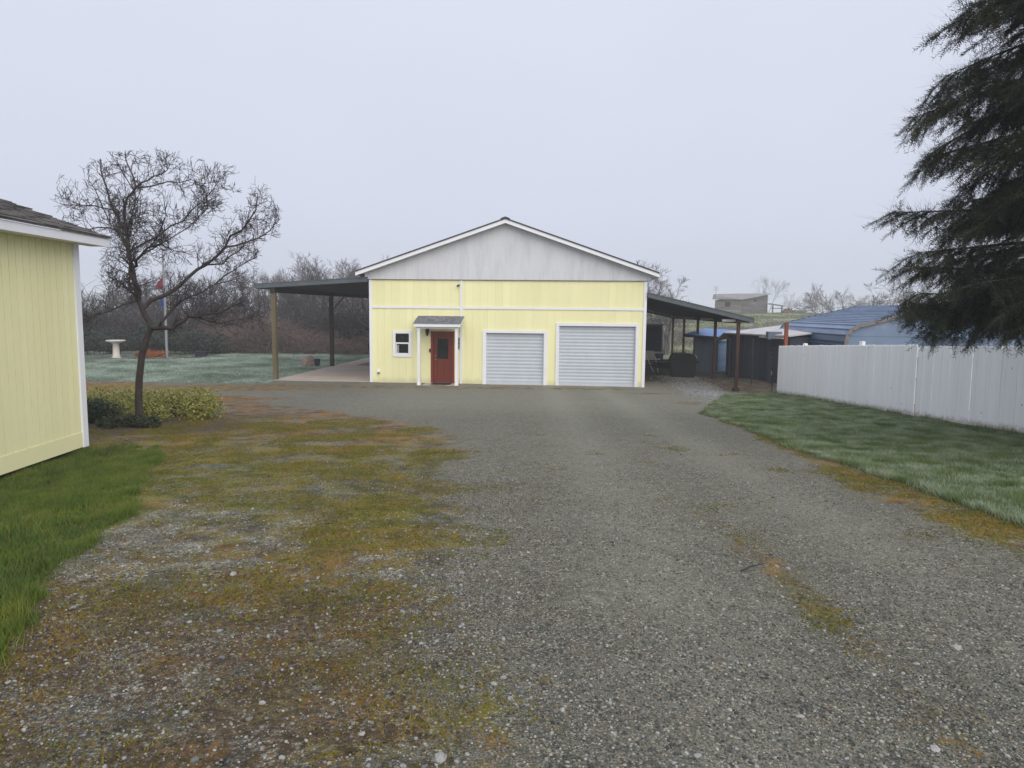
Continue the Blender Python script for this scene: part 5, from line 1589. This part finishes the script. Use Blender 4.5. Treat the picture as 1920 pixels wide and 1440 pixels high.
shrub('variegated_shrub', 'low spreading yellow-green shrub right of the fruit tree trunk', 'shrub', (-7.62, 15.75, float(gz(-7.62, 15.75))), lumps(.82, .8, .80, 18, 5), 11000, .030, M['bush_yellow'], 6, 30)
shrub('variegated_shrub', 'olive yellow shrub between the fruit tree trunk and the outbuilding corner', 'shrub', (-9.3, 16.4, float(gz(-9.3, 16.4))), lumps(1.2, .8, .70, 18, 7), 9000, .030, M['bush_yellow'], 8, 30)
shrub('dark_shrub', 'dark green shrub tucked behind the outbuilding corner', 'shrub', (-8.75, 14.5, float(gz(-8.75, 14.5))), lumps(.75, .6, .55, 14, 9, .28), 6500, .032, M['bush_dark'], 10, 20)
shrub('dark_shrub', 'small dark shrub at the foot of the fruit tree', 'shrub', (-7.55, 13.75, float(gz(-7.55, 13.75))), lumps(.5, .25, .22, 8, 11, .16), 2200, .03, M['bush_dark'], 12, 12)
for i, (x_, y_, rx, h, lb) in enumerate(((-26.0, 44.5, 1.5, 2.3, 'dark evergreen shrub left of the bird bath'), (-22.6, 44.8, 1.7, 2.6, 'dark evergreen shrub directly behind the bird bath'), (-19.9, 45.5, 1.2, 1.9, 'dark evergreen shrub between the bird bath and the flagpole'))):
    shrub('evergreen_shrub', lb, 'shrub', (x_, y_, 0), lumps(rx, 1.0, h, 22, 20 + i, .6), 7000, .085, M['evergreen'], 30 + i, 10)
G3, L3 = 'dull ivy-clad bushes in the thicket', 'dull green ivy-clad bush deep in the thicket behind the back lawn'
for i in range(9):
    x_ = -17 + 14.5 * (i + r.random()) / 9
    y_ = 51.5 + 4 * r.random()
    shrub('ivy_bush', L3, 'bush', (x_, y_, 0), lumps(1.0, .9, 2.6 + 1.6 * r.random(), 16, 50 + i, .6), 3000, .10, M['evergreen'], 60 + i, 8, G3)
fern = shrub('fern_clump', 'mound of orange-brown dead fern beside the flagpole', 'fern', (-21.3, 41.9, 0), lumps(.75, .5, .62, 12, 81, .28), 5000, .07, M['fern'], 82, 10)
bed = MB().prism_z([(2.6 * math.cos(t) * (1 + .1 * math.sin(3 * t)) * 1.5, 1.5 * math.sin(t)) for t in np.linspace(0, 6.1, 26)], -.02, .05).build('planting_bed', mat('dark_bark_mulch', (.06, .045, .035), .95, .4, 6, bump=.6, bscale=20, bdist=.03), None, loc=(-22.2, 42.2, 0))
bed['kind'] = 'structure'

# ================================================================ the cedar at the right edge
r = random.Random(5)
g = np.random.default_rng(5)
CT = Vector((9.15, 10.8, float(gz(9.15, 10.8)) - .20))
HT = 17.5
# leaf spray template in its own plane: x = along, y = sideways; small leaf quads
sv, sf = [], []
def leafq(p, d, w, L_):
    n_ = np.array([-d[1], d[0]])
    b = len(sv)
    q = [p + n_ * w * .9, p + d * L_, p - n_ * w * .9]
    zj = r.gauss(0, .55) * L_
    for ci, c in enumerate(q): sv.append((c[0], c[1], -.3 * (c[0] ** 2) + (zj if ci == 1 else 0)))
    sf.append((b, b + 1, b + 2))
for i in range(8):
    x_ = .02 + i * .038
    ll = .058 * (1 - (i / 9) ** 2) + .026
    for s_ in (-1, 1):
        aa = r.uniform(.35, 1.0); d = np.array([math.cos(aa), s_ * math.sin(aa)])
        p = np.array([x_, 0.])
        leafq(p, d, .0092, ll)
leafq(np.array([.31, 0.]), np.array([1., 0.]), .006, .06)
leafq(np.array([0., 0.]), np.array([1., 0.]), .003, .33)
SV, SF = np.array(sv), np.array(sf)
limb_segs, spr = [], []
def limb(h, az, L_, droop, tipup):
    L_ *= .86
    p = CT + Vector((0, 0, h)); d = Vector((math.cos(az), math.sin(az), .12 + (r.gauss(0, .16) if h > 3.1 else abs(r.gauss(0, .1)))))
    n_ = 9
    rad = .018 + .012 * L_
    pts = [p]
    for i in range(n_):
        s = i / n_
        d = (d + Vector((r.gauss(0, .06), r.gauss(0, .06), -droop * (1 - s) * .13 + tipup * s * .12 - .05 * s))).normalized()
        q = pts[-1] + d * L_ / n_
        limb_segs.append((*pts[-1], *q, rad * (1 - .9 * s), rad * (1 - .9 * (s + 1 / n_))))
        pts.append(q)
    # side branchlets, flattened, drooping
    m_ = int(6 + L_ * 8.5)
    for k in range(m_):
        s = .16 + .84 * (k + r.random()) / m_
        i = min(n_ - 1, int(s * n_)); q = pts[i].lerp(pts[i + 1], s * n_ - i)
        base = (pts[i + 1] - pts[i]).normalized()
        lat = base.cross(Vector((0, 0, 1))).normalized() * (1 if k % 2 else -1)
        bl = (.30 + .75 * (1 - abs(s - .45) * 1.1)) * r.uniform(.6, 1.1) * min(1, L_ / 2.4)
        d2 = (base * .75 + lat * .75 + Vector((0, 0, r.uniform(-.25, .12)))).normalized()
        nb = 3
        pp = q
        for j in range(nb):
            d2 = (d2 + Vector((r.gauss(0, .08), r.gauss(0, .08), -.20))).normalized()
            q2 = pp + d2 * bl / nb
            limb_segs.append((*pp, *q2, .008 * (1 - j / nb) + .003, .008 * (1 - (j + 1) / nb) + .002))
            for t_ in range(8):
                spr.append((pp.lerp(q2, r.random()), (d2 + Vector((r.gauss(0, .6), r.gauss(0, .6), -.06 + r.gauss(0, .42)))).normalized(), r.uniform(.38, .82)))
            pp = q2
        spr.append((pp, d2, r.uniform(.5, .85)))
    for _ in range(3):
        spr.append((pts[-1], (pts[-1] - pts[-2]).normalized() + Vector((r.gauss(0, .3), r.gauss(0, .3), r.gauss(0, .2))), r.uniform(.5, .85)))
Rr = lambda h: 3.3 * (1 - max(0, (h - 6.0)) / 12.5)
for k in range(225):
    h = 2.7 + 12.8 * ((k + r.random()) / 225) ** 1.4
    az = k * 2.399 + r.gauss(0, .25)
    limb(h, az, Rr(h) * r.uniform(.5, .85), r.uniform(.4, .9), r.uniform(.2, .9))
# long boughs that make the outline on the drive side
for h, az, L_, dr, tu in ((6.0, 2.9, 3.3, .8, .2), (7.2, 3.2, 3.3, .7, .3), (8.2, 3.1, 3.3, .7, .3), (9.0, 3.2, 3.2, .7, .3), (2.75, 3.75, 3.2, .7, .4), (2.75, 4.15, 3.0, .7, .4), (2.8, 3.5, 3.2, .7, .4), (2.8, 4.5, 2.8, .7, .4), (5.6, 3.3, 3.3, .6, .5), (5.3, 3.0, 3.2, .5, .5), (5.9, 3.6, 3.3, .5, .5), (6.8, 3.35, 3.3, .5, .5), (4.4, 3.1, 3.2, .5, .5), (4.7, 3.85, 3.2, .5, .5), (7.7, 3.5, 3.2, .5, .5), (4.9, 3.55, 3.4, .5, .6), (7.0, 4.0, 3.0, .6, .4), (8.0, 4.1, 3.0, .6, .4), (9.2, 3.7, 2.8, .6, .4), (2.8, 3.2, 3.4, .6, .6), (2.85, 3.6, 3.3, .6, .6), (2.85, 4.0, 3.1, .6, .6), (2.9, 4.5, 2.7, .6, .6), (6.6, 3.5, 3.3, .6, .4), (7.4, 3.7, 3.2, .6, .4), (8.8, 3.3, 3.0, .6, .4), (5.2, 4.0, 3.2, .6, .4), (6.2, 4.3, 3.0, .6, .4), (3.4, 4.4, 3.0, .6, .4), (3.2, 3.4, 3.5, .7, .4), (4.3, 3.3, 3.3, .7, .4), (3.6, 3.9, 3.0, .7, .4), (2.9, 3.5, 3.4, .5, .5), (2.95, 3.9, 3.1, .5, .5), (2.95, 4.3, 3.0, .5, .5), (2.8, 2.8, 3.2, .5, .5), (6.1, 3.05, 3.75, .65, .3), (6.5, 3.3, 3.4, .5, .5), (5.0, 3.2, 3.0, .45, .4), (3.9, 3.0, 3.55, .35, .55), (3.5, 3.25, 3.6, .45, .6), (2.7, 3.1, 3.7, .6, .9), (2.75, 3.35, 3.6, .6, .9), (7.6, 3.1, 2.8, .6, .3), (8.2, 3.4, 2.6, .5, .3), (4.5, 3.6, 3.1, .5, .4), (3.0, 3.7, 3.2, .5, .4), (2.9, 4.0, 2.9, .5, .4), (5.6, 3.7, 2.9, .5, .4), (4.0, 4.1, 2.7, .5, .4)):
    limb(h, az, L_, dr, tu)
spr = [s for s in spr if (s[0].x < 8.3 and s[0].z < 10.5) or r.random() < .08]
n_ = len(spr)
P = np.array([list(s[0]) for s in spr]); D = np.array([list(s[1].normalized()) for s in spr]); SC = np.array([s[2] for s in spr])
up = np.tile([0, 0, 1.], (n_, 1)) + .45 * g.standard_normal((n_, 3))
Y = np.cross(up, D); Y /= np.linalg.norm(Y, axis=1, keepdims=True) + 1e-9
Z = np.cross(D, Y)
V = P[:, None, :] + SC[:, None, None] * (SV[None, :, 0:1] * D[:, None, :] + SV[None, :, 1:2] * Y[:, None, :] + SV[None, :, 2:3] * Z[:, None, :])
F = SF[None] + (np.arange(n_) * len(SV))[:, None, None]
print('cedar sprays', n_, 'leaf quads', n_ * len(SF))
cd = thing('cedar_tree', 'tall dark cedar with drooping boughs overhanging the white fence', 'tree', CT)
off = np.array(list(CT))
put('crown', np_mesh('crown', V.reshape(-1, 3) - off, F.reshape(-1, 3), M['cedar'], False), cd)
tw = [(*(CT + Vector((0, 0, HT * i / 8))), *(CT + Vector((.03 * (i % 2), 0, HT * (i + 1) / 8))), .26 * (1 - i / 8.4), .26 * (1 - (i + 1) / 8.4)) for i in range(8)]
V, F = tubes_np(tw, 12); tk = put('trunk', np_mesh('trunk', V - off, F, M['cedarbark'], True), cd)
V, F = tubes_np(limb_segs, 3); put('limbs', np_mesh('limbs', V - off, F, M['cedarbark'], True), tk)

# ================================================================ fog
hz = MB().box(-490, 490, -11.5, 790, -1.2, 15.5).build('haze', None)
hz['kind'] = 'stuff'
hm = bpy.data.materials.new('fog'); hm.use_nodes = True
hn = hm.node_tree.nodes; hn.clear()
ho = hn.new('ShaderNodeOutputMaterial'); hv_ = hn.new('ShaderNodeVolumePrincipled')
hv_.inputs['Color'].default_value = (.90, .93, 1.0, 1)
hv_.inputs['Density'].default_value = .0015
hv_.inputs['Anisotropy'].default_value = 0.0
hm.node_tree.links.new(hv_.outputs[0], ho.inputs['Volume'])
hz.data.materials.append(hm)
for o in scene.objects:
    if o.get('kind') == 'stuff' and o.type == 'MESH' and o.name == 'haze': o.display_type = 'WIRE'
